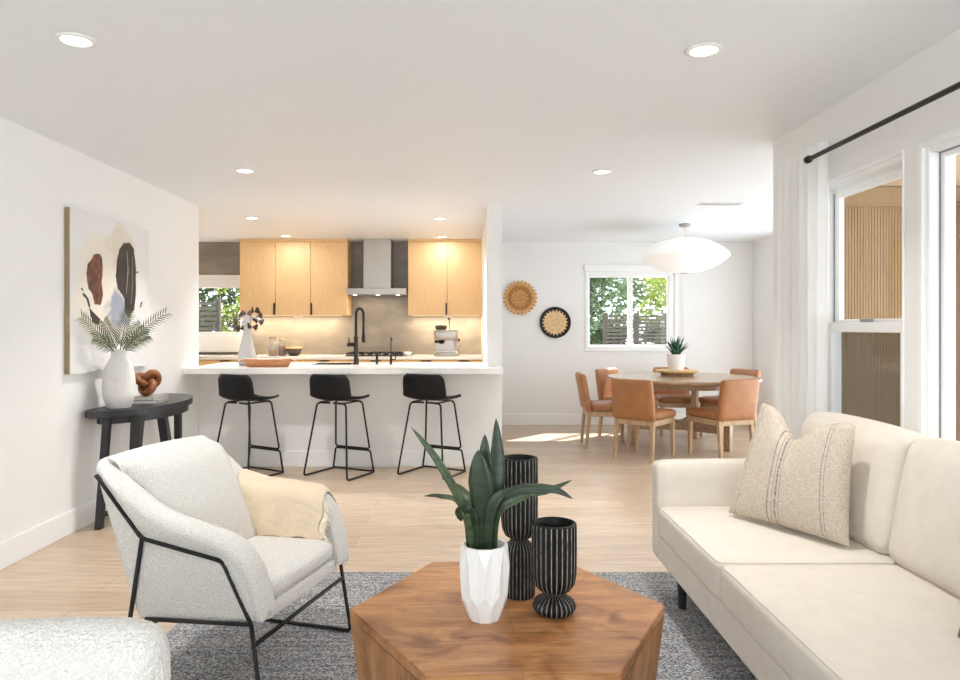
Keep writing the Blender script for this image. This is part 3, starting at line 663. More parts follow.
# espresso machine
em = thing('espresso_machine', 'stainless espresso machine with a bean hopper on the back counter', 'coffee machine', (kx(446, 8.95), 8.98, .938))
bm = new(); box(bm, -.15, .15, -.16, .17, 0, .05, .006, 2); box(bm, -.14, .14, .03, .17, .05, .20, .005, 1); box(bm, -.15, .15, -.13, .17, .20, .335, .012, 2); obj('body', bm, M['steel'], em, 35)
bm = new(); lathe(bm, [(0, .336), (.06, .336), (.075, .36), (.075, .385), (.06, .392), (0, .395)], 20, (-.065, .02, 0)); obj('bean_hopper', bm, M['dark_bowl'], em, 35)
bm = new(); box(bm, -.13, .13, -.17, -.03, .05, .062, .003, 1); obj('drip_tray', bm, M['steel'], em)
bm = new(); lathe(bm, [(0, .16), (.036, .16), (.036, .195), (.04, .205), (0, .205)], 18, (-.055, -.075, 0)); tube(bm, [(-.055, -.1, .175), (-.055, -.19, .165)], .013, 10); obj('portafilter', bm, M['black_plastic'], em, 35)
bm = new(); lathe(bm, [(0, .165), (.022, .165), (.022, .205), (0, .205)], 14, (-.12, -.06, 0)); obj('grinder_spout', bm, M['black_plastic'], em, 35)
bm = new(); tube(bm, [(.11, -.08, .2), (.115, -.1, .15), (.12, -.12, .09)], .006, 8); obj('steam_wand', bm, M['steel'], em, True)
for kx_ in (-.1, -.03, .05, .11):
    bm = new(); b0 = .017 if abs(kx_) > .05 else .012
    tube(bm, [(kx_, -.131, .28), (kx_, -.145, .28)], b0, 14); obj('knob', bm, M['steel'], em, 40)
bm = new(); tube(bm, [(.15, .0, .2), (.178, 0, .2)], .018, 12); obj('dial', bm, M['black_plastic'], em, 40)
bm = new(); tube(bm, [(.145, .0, .12), (.2, 0, .19), (.21, 0, .12), (.19, 0, .05)], .003, 6); obj('tamper_cord', bm, M['steel'], em, True)
bm = new(); a = Vector(em.location); tube(bm, [(kx(449, 9.08), 9.09, UZ0-.024), (kx(449.5, 9.1), 9.1, 1.38), (kx(449, 9.15), 9.163, 1.27), (kx(448.5, 9.15), 9.164, 1.1)], .005, 6)
tube(bm, [(kx(449, 9.08), 9.09, UZ0-.024), (kx(449, 9.08), 9.09, UZ0-.06)], .014, 8); obj('power_cord', loc(em, bm), M['black_plastic'], em, True)

# ------------------------------------------------------------------ ceiling fittings
def downlight(x, y, label, pwr=1.0):
    D = (CH-EYE)*FPX/(VY-y); X = (x-VX)*D/FPX
    t = thing('recessed_light', label, 'ceiling light', (X, D, CH), 0, 'round recessed ceiling lights')
    bm = new(); lathe(bm, [(.054, -.001), (.072, -.001), (.074, -.004), (.070, -.009), (.057, -.011), (.054, -.008), (.054, -.001)], 32); obj('trim_ring', bm, M['trim'], t, True)
    bm = new(); lathe(bm, [(0, -.007), (.054, -.007), (.054, -.0015), (0, -.0015)], 32); obj('lens', bm, M['lens'], t)
    L = bpy.data.lights.new('lamp', 'AREA'); L.shape = 'DISK'; L.size = .12; L.energy = DOWN_W*pwr; L.color = (1, .975, .945); L.spread = math.radians(105 if pwr > .5 else 180)
    lo = bpy.data.objects.new('lamp', L); COL.objects.link(lo); lo.parent = t; lo.location = (0, 0, -.018)
for x, y, l_, *pw_ in [(76, 39, 'large round recessed light nearest the left wall, top left of the photo', .85), (704, 49, 'large round recessed light above the sofa side, top right of the photo', .75),
              (245, 170, 'round recessed light in front of the breakfast bar, above the left stool', 1.4), (602, 171, 'round recessed light in the ceiling just right of the partition wall', 1.0),
              (252, 217.5, 'recessed light over the left end of the breakfast bar', 2.6), (440, 218, 'recessed light over the right end of the breakfast bar', 2.6),
              (286, 235.5, 'recessed light close above the left oak upper cabinets', .35), (442, 236.5, 'recessed light close above the right oak upper cabinets', .35)]: downlight(x, y, l_, *pw_)
D = (CH-EYE)*FPX/(VY-203.5)
vt = thing('air_vent', 'white slotted air vent in the ceiling before the dining area', 'vent', (kx(721, D), D, CH))
bm = new()
for b in ((-.2, .2, -.075, -.055), (-.2, .2, .055, .075), (-.2, -.18, -.055, .055), (.18, .2, -.055, .055)): box(bm, *b, -.008, -.0005, .002, 1)
obj('frame', bm, M['trim'], vt)
bm = new()
for k in range(9):
    xx = -.176+.044*k; box(bm, xx-.008, xx+.008, -.055, .055, -.006, -.003)
for k in range(4): box(bm, -.18, .18, -.046+.026*k, -.036+.026*k, -.009, -.004)
obj('grille', bm, mat('vent_grey', (.6, .6, .58), .5), vt)
bm = new(); box(bm, -.18, .18, -.055, .055, -.0025, -.001); obj('duct', bm, mat('vent_dark', (.18, .18, .18), .8), vt)
# pendant
TC = Vector((2.375, 7.75, 0))
pd = thing('pendant_lamp', 'wide white saucer pendant lamp over the round dining table', 'pendant lamp', (2.39, 7.72, CH))
def saucer(z):  # radius profile
    return z
R_, Hh = .475, .185; zc = at(0, 255.5, 7.72).z-CH
rr = [.05, .1, .15, .2, .25, .3, .34, .38, .41, .435, .455, .468]
zz = lambda r: Hh*(1-(r/R_)**2.3)**.86+.008
prof = [(.04, zc-zz(.05)-.001)]+[(r, zc-zz(r)) for r in rr]+[(R_-.002, zc-.012), (R_, zc), (R_-.002, zc+.012)]+[(r, zc+zz(r)) for r in rr[::-1]]+[(.04, zc+zz(.05)+.001)]
bm = new(); lathe(bm, prof, 144, mod=lambda a, i, z: 1-.016*abs(math.sin(a*20))); obj('shade', bm, M['shade'], pd, True)
bm = new(); tube(bm, [(0, 0, zc+Hh-.01), (0, 0, -.02)], .007, 8); obj('cord', bm, M['white_ceramic'], pd, True)
bm = new(); lathe(bm, [(0, 0), (.062, 0), (.065, -.012), (.05, -.03), (.012, -.034), (0, -.034)], 28); obj('canopy', bm, M['steel'], pd, True)
bm = new(); lathe(bm, [(0, zc-Hh-.004), (.05, zc-Hh-.004), (.05, zc-Hh-.014), (0, zc-Hh-.016)], 20); obj('bottom_cap', bm, M['steel'], pd, 40)

# ------------------------------------------------------------------ wall baskets
def basket(cx, cy, r, label, mats, teeth, inner):
    c = at(cx, cy, YB); t = thing('wall_basket', label, 'wall basket', (c.x, YB, c.z), 0, 'woven baskets on the dining wall')
    return t, r
def ring_y(bm, prof, seg, mod=None, mi=None, ph=0):
    rings = []
    for i, (r, d) in enumerate(prof):
        if r < 1e-5: rings.append([bm.verts.new((0, -d, 0))]); continue
        rings.append([bm.verts.new((r*(mod(k, i) if mod else 1)*math.cos(2*PI*k/seg+ph), -d, r*(mod(k, i) if mod else 1)*math.sin(2*PI*k/seg+ph))) for k in range(seg)])
    for i, (a, b) in enumerate(zip(rings, rings[1:])):
        for k in range(seg):
            if len(a) == 1 and len(b) == 1: continue
            if len(a) == 1: f = bm.faces.new((a[0], b[k], b[(k+1) % seg]))
            elif len(b) == 1: f = bm.faces.new((a[k], b[0], a[(k+1) % seg]))
            else: f = bm.faces.new((a[k], a[(k+1) % seg], b[(k+1) % seg], b[k]))
            if mi: f.material_index = mi(k, i)
t, r = basket(520, 298, 0, 'straw coloured round basket with a scalloped edge, the upper of the two', None, 0, 0)
R1 = 17.2*YB/FPX
seg = 26*6
bm = new(); prof = [(0, .012)]+[(R1*q, .012+.02*max(0, (q-.4))) for q in (.1, .2, .3, .4, .5)]+[(R1*.56, .034), (R1*.62, .03), (R1*.72, .02), (R1*.86, .03), (R1*.88, .026), (R1*.86, .006), (0, .003)]
ring_y(bm, prof, seg, None, lambda k, i: 1 if i in (5, 6, 7) or (i < 5 and (k//6+i) % 2 == 0) else 0); obj('woven_dish', bm, [M['jute'], M['jute_dark']], t, True)
bm = new()
for k in range(26):
    a = 2*PI*k/26; d = Vector((math.cos(a), 0, math.sin(a))); s = Vector((-math.sin(a), 0, math.cos(a))); o = d*R1*.85
    P = [o-s*R1*.085, d*R1*.95-s*R1*.075, d*R1*1.0-s*R1*.02, d*R1*1.0+s*R1*.02, d*R1*.95+s*R1*.075, o+s*R1*.085]
    A = [bm.verts.new(q+Vector((0, -.03, 0))) for q in P]; B = [bm.verts.new(q+Vector((0, -.018, 0))) for q in P]
    bm.faces.new(A); bm.faces.new(B[::-1])
    for i in range(6): bm.faces.new((A[i], B[i], B[(i+1) % 6], A[(i+1) % 6]))
obj('scalloped_rim', bm, M['jute'], t)
t, r = basket(555, 322.5, 0, 'round basket with a black zigzag rim and pale centre, the lower of the two', None, 0, 0)
R2 = 15.6*YB/FPX; N = 22; seg = N*4
bm = new(); prof = [(0, .012)]+[(R2*q, .012) for q in (.14, .28, .42, .56, .7)]+[(R2*.82, .016), (R2*.95, .024), (R2, .028), (R2, .02), (R2*.9, .004), (0, .003)]
def md(k, i): return (.82/.82)*(1.0 if k % 4 in (0, 1) else .88) if i == 6 else 1
ring_y(bm, prof, seg, md, lambda k, i: 2 if (i >= 6 or (i == 5 and k % 4 == 2)) else (1 if (i % 2 == 1 and k % 3 == 0) else 0)); obj('woven_dish', bm, [M['jute2'], M['jute'], M['black_straw']], t, 40)

# ------------------------------------------------------------------ dining set
def dining_chair(label):
    t = thing('dining_chair', label, 'chair', (0, 0, 0), 0, 'tan leather dining chairs')
    bm = new(); cushion(bm, -.225, .225, -.20, .25, .40, .475, .028, (0, 0, .012), 8); obj('seat', bm, M['leather'], t, True)
    def lean(co):
        k = (co.z-.40)/.40; w = 1-.03*k
        return Vector((co.x*w, co.y-.06*k-.035*(1-(co.x/.23)**2)*k*.8+.015, co.z))
    bm = new(); cushion(bm, -.228, .228, -.275, -.205, .39, .80, .03, (0, .004, 0), 10, lean); obj('backrest', bm, M['leather'], t, True)
    bm = new()
    for b in ((-.215, .215, .185, .22), (-.215, .215, -.24, -.205), (-.215, -.18, -.205, .185), (.18, .215, -.205, .185)): box(bm, *b, .345, .40, .003, 1)
    obj('seat_frame', bm, M['chair_oak'], t)
    for sx in (-1, 1):
        for sy in (-1, 1):
            bm = new(); vs = box(bm, -.02, .02, -.02, .02, 0, .346, .004, 1)
            for v in bm.verts:
                k = 1-v.co.z/.346; s = 1-.25*k
                v.co.x = v.co.x*s+sx*(.195+.006*k); v.co.y = v.co.y*s+(.205 if sy > 0 else -.222-.03*k)
            obj('leg', bm, M['chair_oak'], t)
    return t
def face(v): return math.atan2(v[1], v[0])-PI/2
spots = [((1.78, 7.04), (.66, .75), 'tan leather dining chair seen from behind, at the front left of the round table'),
         ((2.535, 7.05), (-.36, .93), 'tan leather dining chair seen from behind, nearest the sofa pillow'),
         ((1.53, 7.71), (1, -.03), 'tan leather dining chair at the left side of the round table, seen from its side'),
         ((1.90, 8.37), (.7, -.7), 'sunlit tan leather dining chair at the rear left of the round table'),
         ((2.53, 8.55), (-.1, -1), 'tan leather dining chair behind the table, facing the camera under the window'),
         ((3.06, 8.27), (-.91, -.41), 'tan leather dining chair at the rear right of the table, only its back top showing')]
first = None
for (p, f, l_) in spots:
    if first is None: first = dining_chair(l_); first.location = (*p, 0); first.rotation_euler = (0, 0, face(f))
    else: dup(first, (*p, 0), face(f), l_)
dt = thing('dining_table', 'round oak dining table under the white pendant lamp', 'table', TC)
bm = new(); lathe(bm, [(0, .705), (.70, .705), (.79, .715), (.815, .735), (.815, .75), (.808, .757), (0, .757)], 72); obj('tabletop', bm, M['table_oak'], dt, 30)
bm = new(); lathe(bm, [(.60, .655), (.63, .655), (.63, .704), (.60, .704), (.60, .655)], 48); obj('apron', bm, M['table_oak'], dt, 30)
for a in (PI*.97, PI*.32, -PI*.26):
    bm = new(); box(bm, -.045, .045, -.035, .035, 0, .704, .004, 1); bmesh.ops.rotate(bm, verts=bm.verts[:], cent=(0, 0, 0), matrix=Matrix.Rotation(a, 3, 'Z')); bmesh.ops.translate(bm, verts=bm.verts[:], vec=(.52*math.cos(a), .52*math.sin(a), 0)); obj('leg', bm, M['table_oak'], dt)
    bm = new(); box(bm, .0, .475, -.03, .03, .17, .28, .004, 1); bmesh.ops.rotate(bm, verts=bm.verts[:], cent=(0, 0, 0), matrix=Matrix.Rotation(a, 3, 'Z')); obj('stretcher', bm, M['table_oak'], dt)
bm = new(); lathe(bm, [(0, 0), (.17, 0), (.19, .026), (0, .026)], 40); 
lz = thing('lazy_susan', 'round wooden turntable in the middle of the dining table', 'tray', (kx(677, 7.95), 7.95, .757))
obj('base', bm, M['table_oak'], lz, 40)
bm = new(); lathe(bm, [(0, .026), (.19, .028), (.238, .042), (.242, .056), (.236, .060), (0, .060)], 48); obj('turntable', bm, M['cork'], lz, 40)
ap = thing('potted_aloe', 'spiky dark green plant in a white pot on the dining table', 'potted plant', (kx(676, 7.95), 7.95, .8172))
bm = new(); lathe(bm, [(0, 0), (.078, 0), (.084, .01), (.105, .17), (.105, .18), (.096, .18), (.09, .15), (0, .15)], 32); obj('pot', bm, M['white_ceramic'], ap, 40)
bm = new(); lathe(bm, [(0, .152), (.09, .152), (0, .16)], 20); obj('soil', bm, M['soil'], ap)
rng = random.Random(5)
for k in range(22):
    a = k*2.4; tilt = .12+.75*(k/22); L = .23-.03*(k/22)+rng.uniform(-.02, .02)
    bm = new(); d = Vector((math.cos(a), math.sin(a), 0)); s = Vector((-math.sin(a), math.cos(a), 0)); rows = []
    for j in range(7):
        q = j/6; ang = tilt*(.6+.5*q); c = Vector((0, 0, .155))+d*(.015+L*q*math.sin(ang))+Vector((0, 0, L*q*math.cos(ang))); w = .029*(1-q)**.7+.001
        nn = (d*math.cos(ang)-Vector((0, 0, math.sin(ang))))
        rows.append([bm.verts.new(c-s*w), bm.verts.new(c+nn*w*.6), bm.verts.new(c+s*w), bm.verts.new(c-nn*w*.15)])
    for r0, r1 in zip(rows, rows[1:]):
        for i in range(4): bm.faces.new((r0[i], r0[(i+1) % 4], r1[(i+1) % 4], r1[i]))
    bm.faces.new(rows[-1]); obj('leaf', bm, M['aloe'], ap, True)

# ------------------------------------------------------------------ bar stools
def stool(label):
    t = thing('bar_stool', label, 'bar stool', (0, 0, 0), 0, 'black bar stools')
    # moulded scoop: grid over (s across, t from seat front to back top)
    bm = new(); NS, NT_ = 16, 26; grid = []
    prof = []
    for j in range(NT_+1):
        q = j/NT_
        if q < .5: y = .20-q/.5*.31; z = .655+.018*(abs(q-.25)/.25)**2*(1 if q > .25 else .3) ; z = .665-.012*math.sin(q/.5*PI)
        else:
            a = (q-.5)/.5
            if a < .4: b = a/.4*PI/2*.86; y = -.11-.075*math.sin(b); z = .665+.075*(1-math.cos(b))
            else: e = (a-.4)/.6; b = PI/2*.86; y = -.11-.075*math.sin(b)-.022*e; z = .665+.075*(1-math.cos(b))+.175*e
        w = .212+.012*math.sin(q*PI); 
        if q < .12: w *= math.sqrt(max(.0, 1-((.12-q)/.12)**2*.30))
        if q > .86: w *= math.sqrt(max(.0, 1-((q-.86)/.14)**3*.36))
        prof.append((y, z, w, q))
    for (y, z, w, q) in prof:
        row = []
        for i in range(NS+1):
            s = -1+2*i/NS; cup = abs(s)**2.6
            lift = .028*cup*(1 if q < .5 else max(0, 1-(q-.5)/.3)); fwd = .05*cup*(0 if q < .45 else min(1, (q-.45)/.25))
            row.append(bm.verts.new((s*w, y+fwd, z+lift)))
        grid.append(row)
    for a, b in zip(grid, grid[1:]):
        for i in range(NS): bm.faces.new((a[i], a[i+1], b[i+1], b[i]))
    o = obj('seat', bm, M['black_plastic'], t, True)
    md_ = o.modifiers.new('thick', 'SOLIDIFY'); md_.thickness = .012; md_.offset = -1
    r = .0085; FX, FR, FF = .228, -.205, .205   # foot half width, rear y, front y
    for s in (-1, 1):
        bm = new()
        p = [(s*.10, -.10, .645), (s*.165, -.125, .64), (s*FX, FR, r), (s*(FX-.005), FF, r), (s*(FX-.004), FF, r+.02)]
        tube(bm, fillet([(s*.02, -.11, .645), (s*.155, -.115, .642), (s*(FX+.005), FR, r+.001), (s*(FX-.005), FF, r+.001)], .035, 5), r, 8)
        obj('rear_leg', bm, M['black_metal'], t, True)
    bm = new(); tube(bm, fillet([(-.02, .13, .645), (-.145, .135, .642), (-.188, .19, .215), (.188, .19, .215), (.145, .135, .642), (.02, .13, .645)], .03, 5), r, 8)
    tube(bm, [(-.03, .13, .645), (.03, .13, .645)], r, 8); obj('front_leg', bm, M['black_metal'], t, True)
    bm = new(); tube(bm, fillet([(-FX+.005, FF-.006, r+.012), (-.192, .193, .2), (.192, .193, .2), (FX-.005, FF-.006, r+.012)], .025, 5), r, 8); tube(bm, [(-FX+.005, FF, r+.005), (FX-.005, FF, r+.005)], r, 8); obj('footrest', bm, M['black_metal'], t, True)
    bm = new(); tube(bm, [(-.13, -.112, .647), (-.13, .13, .647)], .007, 6); tube(bm, [(.13, -.112, .647), (.13, .13, .647)], .007, 6); obj('seat_rail', bm, M['black_metal'], t, True)
    return t
s0 = stool('black bar stool at the left end of the breakfast bar, behind the armchair'); s0.location = (-1.945, 6.19, 0); s0.rotation_euler = (0, 0, math.radians(-31))
dup(s0, (-1.135, 6.19, 0), math.radians(-27), 'middle black bar stool of the three at the breakfast bar')
dup(s0, (-.318, 6.225, 0), math.radians(-28.5), 'black bar stool at the right end of the breakfast bar, behind the snake plant')

# ------------------------------------------------------------------ left wall: art + console
Y0a, Y1a, Z0a, Z1a = 4.37, 5.44, 1.01, 2.055
ar = thing('painting', 'large abstract canvas with brown and black shapes on the left wall', 'painting', (XL, Y0a, Z0a))
bm = new(); WA, HA = Y1a-Y0a, Z1a-Z0a
box(bm, .034, .037, .0, WA, .0, HA)
def patch(pts, mi, x=.0385):
    # pts in photo pixels on the picture plane
    vs = []
    for (px_, py_) in pts:
        Xp = XL+.037; D = Xp*FPX/(px_-VX); q = Vector((x, D-Y0a, EYE-(py_-VY)*D/FPX-Z0a)); vs.append(q)
    dn = []
    for i, q in enumerate(vs):
        p2 = vs[(i+1) % len(vs)]
        for k in range(5):
            w = q.lerp(p2, k/5); j = .006 if mi in (1, 2) and len(vs) > 10 else .001
            dn.append(w+Vector((0, j*mnoise.noise(w*60), j*mnoise.noise(w*47+Vector((9, 3, 1))))))
    vs = dn
    A = [bm.verts.new(q) for q in vs]; B = [bm.verts.new(q-Vector((.0012, 0, 0))) for q in vs]
    fs = [bm.faces.new(A), bm.faces.new(B[::-1])]
    for i in range(len(A)): fs.append(bm.faces.new((A[i], B[i], B[(i+1) % len(A)], A[(i+1) % len(A)])))
    for f in fs: f.material_index = mi
Zp = lambda x, y: (60+x/3.236, 190+y/3.236)
patch([Zp(*q) for q in [(110, 207), (128, 206), (136, 222), (138, 262), (134, 300), (139, 340), (131, 372), (112, 370), (104, 335), (91, 318), (85, 275), (90, 240), (104, 222)]], 1)
patch([Zp(*q) for q in [(205, 172), (226, 170), (238, 190), (245, 250), (245, 330), (240, 385), (222, 415), (211, 398), (208, 350), (186, 318), (180, 280), (184, 230), (192, 192)]], 2)
patch([Zp(*q) for q in [(94, 378), (104, 392), (130, 418), (126, 436), (108, 430), (98, 404)]], 2)
patch([Zp(*q) for q in [(215, 198), (217, 199), (221, 262), (214, 338), (213, 330), (218, 258)]], 3, .0395)
patch([Zp(*q) for q in [(233, 215), (234, 215), (235, 300), (230, 368), (229, 366), (233.5, 300)]], 3, .0395)
patch([Zp(*q) for q in [(248, 264), (252, 263), (252, 269), (246, 269)]], 2)
patch([Zp(*q) for q in [(262, 362), (266, 362), (262, 380), (258, 380)]], 2)
patch([Zp(*q) for q in [(66, 320), (72, 316), (76, 330), (92, 352), (98, 378), (92, 378), (86, 354), (70, 336), (80, 335), (72, 324)]], 2)
obj('canvas', bm, [M['canvas'], M['art_brown'], M['art_black'], M['art_line']], ar)
bm = new(); 
for b in ((0, .006, 0, HA), (WA-.006, WA, 0, HA)): box(bm, .001, .0338, b[0], b[1], b[2], b[3])
box(bm, .001, .0338, .006, WA-.006, 0, .006); box(bm, .001, .0338, .006, WA-.006, HA-.006, HA); obj('frame', bm, M['frame_wood'], ar)
# demilune console
TZ = .76
cn = thing('console_table', 'black half-round console table against the left wall', 'console table', (-2.36, 5.0, 0))
base = Vector((-2.36, 5.0, 0))
top_poly = [(XL+.012, 5.72), (XL+.012, 4.60), (XL+.025, 4.56)]
for k in range(41):
    a = math.radians(-83+171*k/40); top_poly.append((XL+.012+.405*max(0, math.cos(a))**.9, 5.15+.64*math.sin(a)))
bm = new(); vs = prism(bm, top_poly, 'z', TZ-.045, TZ); obj('tabletop', loc(cn, bm), M['black_wood'], cn)
def inset(pl, d): 
    cx_ = sum(p[0] for p in pl)/len(pl); cy_ = sum(p[1] for p in pl)/len(pl); return [(cx_+(p[0]-cx_)*d, cy_+(p[1]-cy_)*d) for p in pl]
bm = new(); prism(bm, inset(top_poly, .86), 'z', TZ-.095, TZ-.045); obj('apron', loc(cn, bm), M['black_wood'], cn)
def cleg(p_top, p_bot, w0, w1):
    bm = new(); vs = box(bm, -.5, .5, -.5, .5, 0, 1)
    for v in bm.verts:
        k = v.co.z; c = Vector(p_bot).lerp(Vector(p_top), k); w = w1+(w0-w1)*k; v.co = Vector((c.x+v.co.x*w, c.y+v.co.y*w, c.z))
    bmesh.ops.bevel(bm, geom=bm.edges[:], offset=.004, segments=1, affect='EDGES'); obj('leg', loc(cn, bm), M['black_wood'], cn)
cleg((-2.37, 4.60, TZ-.046), (-2.385, 4.525, 0), .046, .044)
cleg((-2.30, 5.55, TZ-.046), (-2.30, 5.56, 0), .05, .046)
cleg((-2.225, 4.72, TZ-.046), (-2.265, 4.70, 0), .07, .04)
cleg((-2.19, 5.0, TZ-.046), (-2.12, 5.08, 0), .06, .06)
bm = new(); tube(bm, [(-2.385, 4.53, .09), (-2.265, 4.70, .09)], .018, 8); tube(bm, [(-2.12, 5.08, .09), (-2.30, 5.56, .09)], .018, 8); tube(bm, [(-2.265, 4.70, .09), (-2.12, 5.08, .09)], .018, 8); obj('stretcher', loc(cn, bm), M['black_wood'], cn, True)
# vase with palm
D = 4.73; pv = thing('ceramic_vase', 'matte white vase of palm fronds on the black console', 'vase', (kx(119, D), D, TZ))
bm = new(); prof = [(0, 0), (.070, 0), (.077, .006), (.098, .075), (.101, .088), (.100, .095), (.103, .15), (.099, .22), (.084, .285), (.060, .328), (.049, .345), (.048, .388), (.053, .394), (.045, .394), (.043, .36), (.075, .29), (.088, .2), (0, .1)]
lathe(bm, prof, 40); obj('body', bm, M['matte_ceramic'], pv, True)
rng = random.Random(11)
def frond(tip, bend, n=17, ll=.085):
    bm = new(); A = Vector((0, 0, .34)); T = Vector(tip); C = (A+T)/2+Vector(bend)
    pts = [A*(1-t)**2+C*2*t*(1-t)+T*t*t for t in [k/14 for k in range(15)]]; tube(bm, pts, [.004*(1-.7*k/14) for k in range(15)], 6); st = obj('stem', bm, M['palm'], pv, True)
    bm = new()
    for k in range(n):
        t = .22+.78*k/(n-1); p = A*(1-t)**2+C*2*t*(1-t)+T*t*t; d = ((C-A)*(1-t)+(T-C)*t).normalized(); side = d.cross(Vector((.55, -.75, .25))).normalized()
        L = ll*(1-.55*abs(t-.45))*rng.uniform(.85, 1.1)
        for s in (-1, 1):
            e = p+(d*.72+side*s*.75+Vector((0, 0, -.12))).normalized()*L; m = p.lerp(e, .4)+Vector((0, 0, .008)); w = d.cross((e-p).normalized()).cross((e-p).normalized())
            w = (w.normalized() if w.length > 1e-6 else d)*.0034
            q = [bm.verts.new(Vector((max(v.x, -2.472-pv.location.x), v.y, v.z))) for v in (p-w*.4, m-w, e, m+w, p+w*.4)]; bm.faces.new(q)
    lf = obj('leaflets', bm, M['palm'], st); lf.modifiers.new('thick', 'SOLIDIFY').thickness = .0012
for (tx, ty_, td), bend in [((82, 318, 4.42), (-.02, 0, .05)), ((165, 314, 4.85), (-.02, 0, .04)), ((104, 322, 4.55), (0, 0, .03)), ((128, 312, 4.72), (.0, 0, .03)), ((140, 326, 4.62), (.0, 0, .04)), ((94, 338, 4.5), (-.01, 0, .05)), ((147, 336, 4.72), (.01, 0, .04))]:
    q = at(tx, ty_, td)-Vector(pv.location); frond(q, bend)
# books + knot
c = at(150, 402, 5.08); bk = Vector((-2.31, 5.08, TZ))
for i, (w_, d_, h_, ro, l_) in enumerate([(.19, .25, .026, .12, 'lower grey book under the wooden knot on the console'), (.17, .23, .02, -.05, 'upper grey book under the wooden knot on the console')]):
    t = thing('book', l_, 'book', (bk.x, bk.y, TZ+(0 if i == 0 else .0265)), ro, 'books on the console table')
    bm = new(); box(bm, -w_/2, w_/2, -d_/2, d_/2, 0, .003); box(bm, -w_/2, w_/2, -d_/2, d_/2, h_-.003, h_); box(bm, w_/2-.003, w_/2, -d_/2, d_/2, .003, h_-.003); obj('cover', bm, M['book'], t)
    bm = new(); box(bm, -w_/2+.006, w_/2-.004, -d_/2+.005, d_/2-.005, .003, h_-.003); obj('pages', bm, M['paper'], t)
bm = new(); pts = []
for k in range(96):
    a = 2*PI*k/96; r = .062; pts.append(Vector(((math.sin(a)+2*math.sin(2*a))*.026, (math.cos(a)-2*math.cos(2*a))*.026, -math.sin(3*a)*.036)))
Rm = Matrix.Rotation(1.15, 3, 'X') @ Matrix.Rotation(.5, 3, 'Z')
Rm = Matrix.Rotation(.5, 3, 'Z') @ Matrix.Rotation(1.2, 3, 'X')
pts = [Rm @ q for q in pts]; tube(bm, pts, .0275, 14, True)
zmin = min(v.co.z for v in bm.verts); bmesh.ops.translate(bm, verts=bm.verts[:], vec=(0, 0, -zmin))
tag(obj('wooden_knot', bm, M['knot'], None, True, (-2.318, 5.06, TZ+.047)), 'brown wooden knot sculpture on the books on the console', 'ornament')

# ------------------------------------------------------------------ rug, coffee table and what stands on it
RT = .012
bm = new(); box(bm, -1.275, 1.50, .55, 3.70, .0005, RT, .004, 1); tag(obj('area_rug', bm, M['rug']), 'grey flat-woven area rug under the coffee table', 'rug')
HT = .42; hc = Vector((.128, 2.218, RT)); S = .5
cf = thing('coffee_table', 'hexagonal solid wood coffee table on the grey rug', 'coffee table', hc, .033)
hexp = lambda s: [(s*math.cos(PI/3*k), s*math.sin(PI/3*k)) for k in range(6)]
bm = new(); z1 = HT-RT
A = [bm.verts.new((*p, z1-.03)) for p in hexp(S)]; B = [bm.verts.new((*p, z1)) for p in hexp(S)]; bm.faces.new(A[::-1]); bm.faces.new(B)
for i in range(6): bm.faces.new((A[i], A[(i+1) % 6], B[(i+1) % 6], B[i]))
bmesh.ops.bevel(bm, geom=bm.edges[:], offset=.003, segments=2, affect='EDGES'); obj('tabletop', bm, M['mango'], cf)
for i in range(6):
    bm = new(); p0, p1 = Vector((*hexp(S)[i], 0)), Vector((*hexp(S)[(i+1) % 6], 0)); q0, q1 = Vector((*hexp(S*.90)[i], 0)), Vector((*hexp(S*.90)[(i+1) % 6], 0))
    inn = .93
    def quad(a, b, c, d): 
        V0 = [bm.verts.new(v) for v in (a, b, c, d)]; V1 = [bm.verts.new(Vector((v.x*inn, v.y*inn, v.z))) for v in (a, b, c, d)]
        bm.faces.new(V0); bm.faces.new(V1[::-1])
        for k in range(4): bm.faces.new((V0[k], V0[(k+1) % 4], V1[(k+1) % 4], V1[k]))
    t0 = Vector((0, 0, z1-.0305)); e = .9995
    quad(q0*e, q1*e, p1*e+t0, p0*e+t0); obj('side_panel', bm, M['mango_side'], cf)
    # raised mitred border: triangles framing each side
bm = new(); lathe(bm, [(0, 0), (.40, 0), (.40, .02), (0, .02)], 6); obj('base', bm, M['mango_side'], cf)
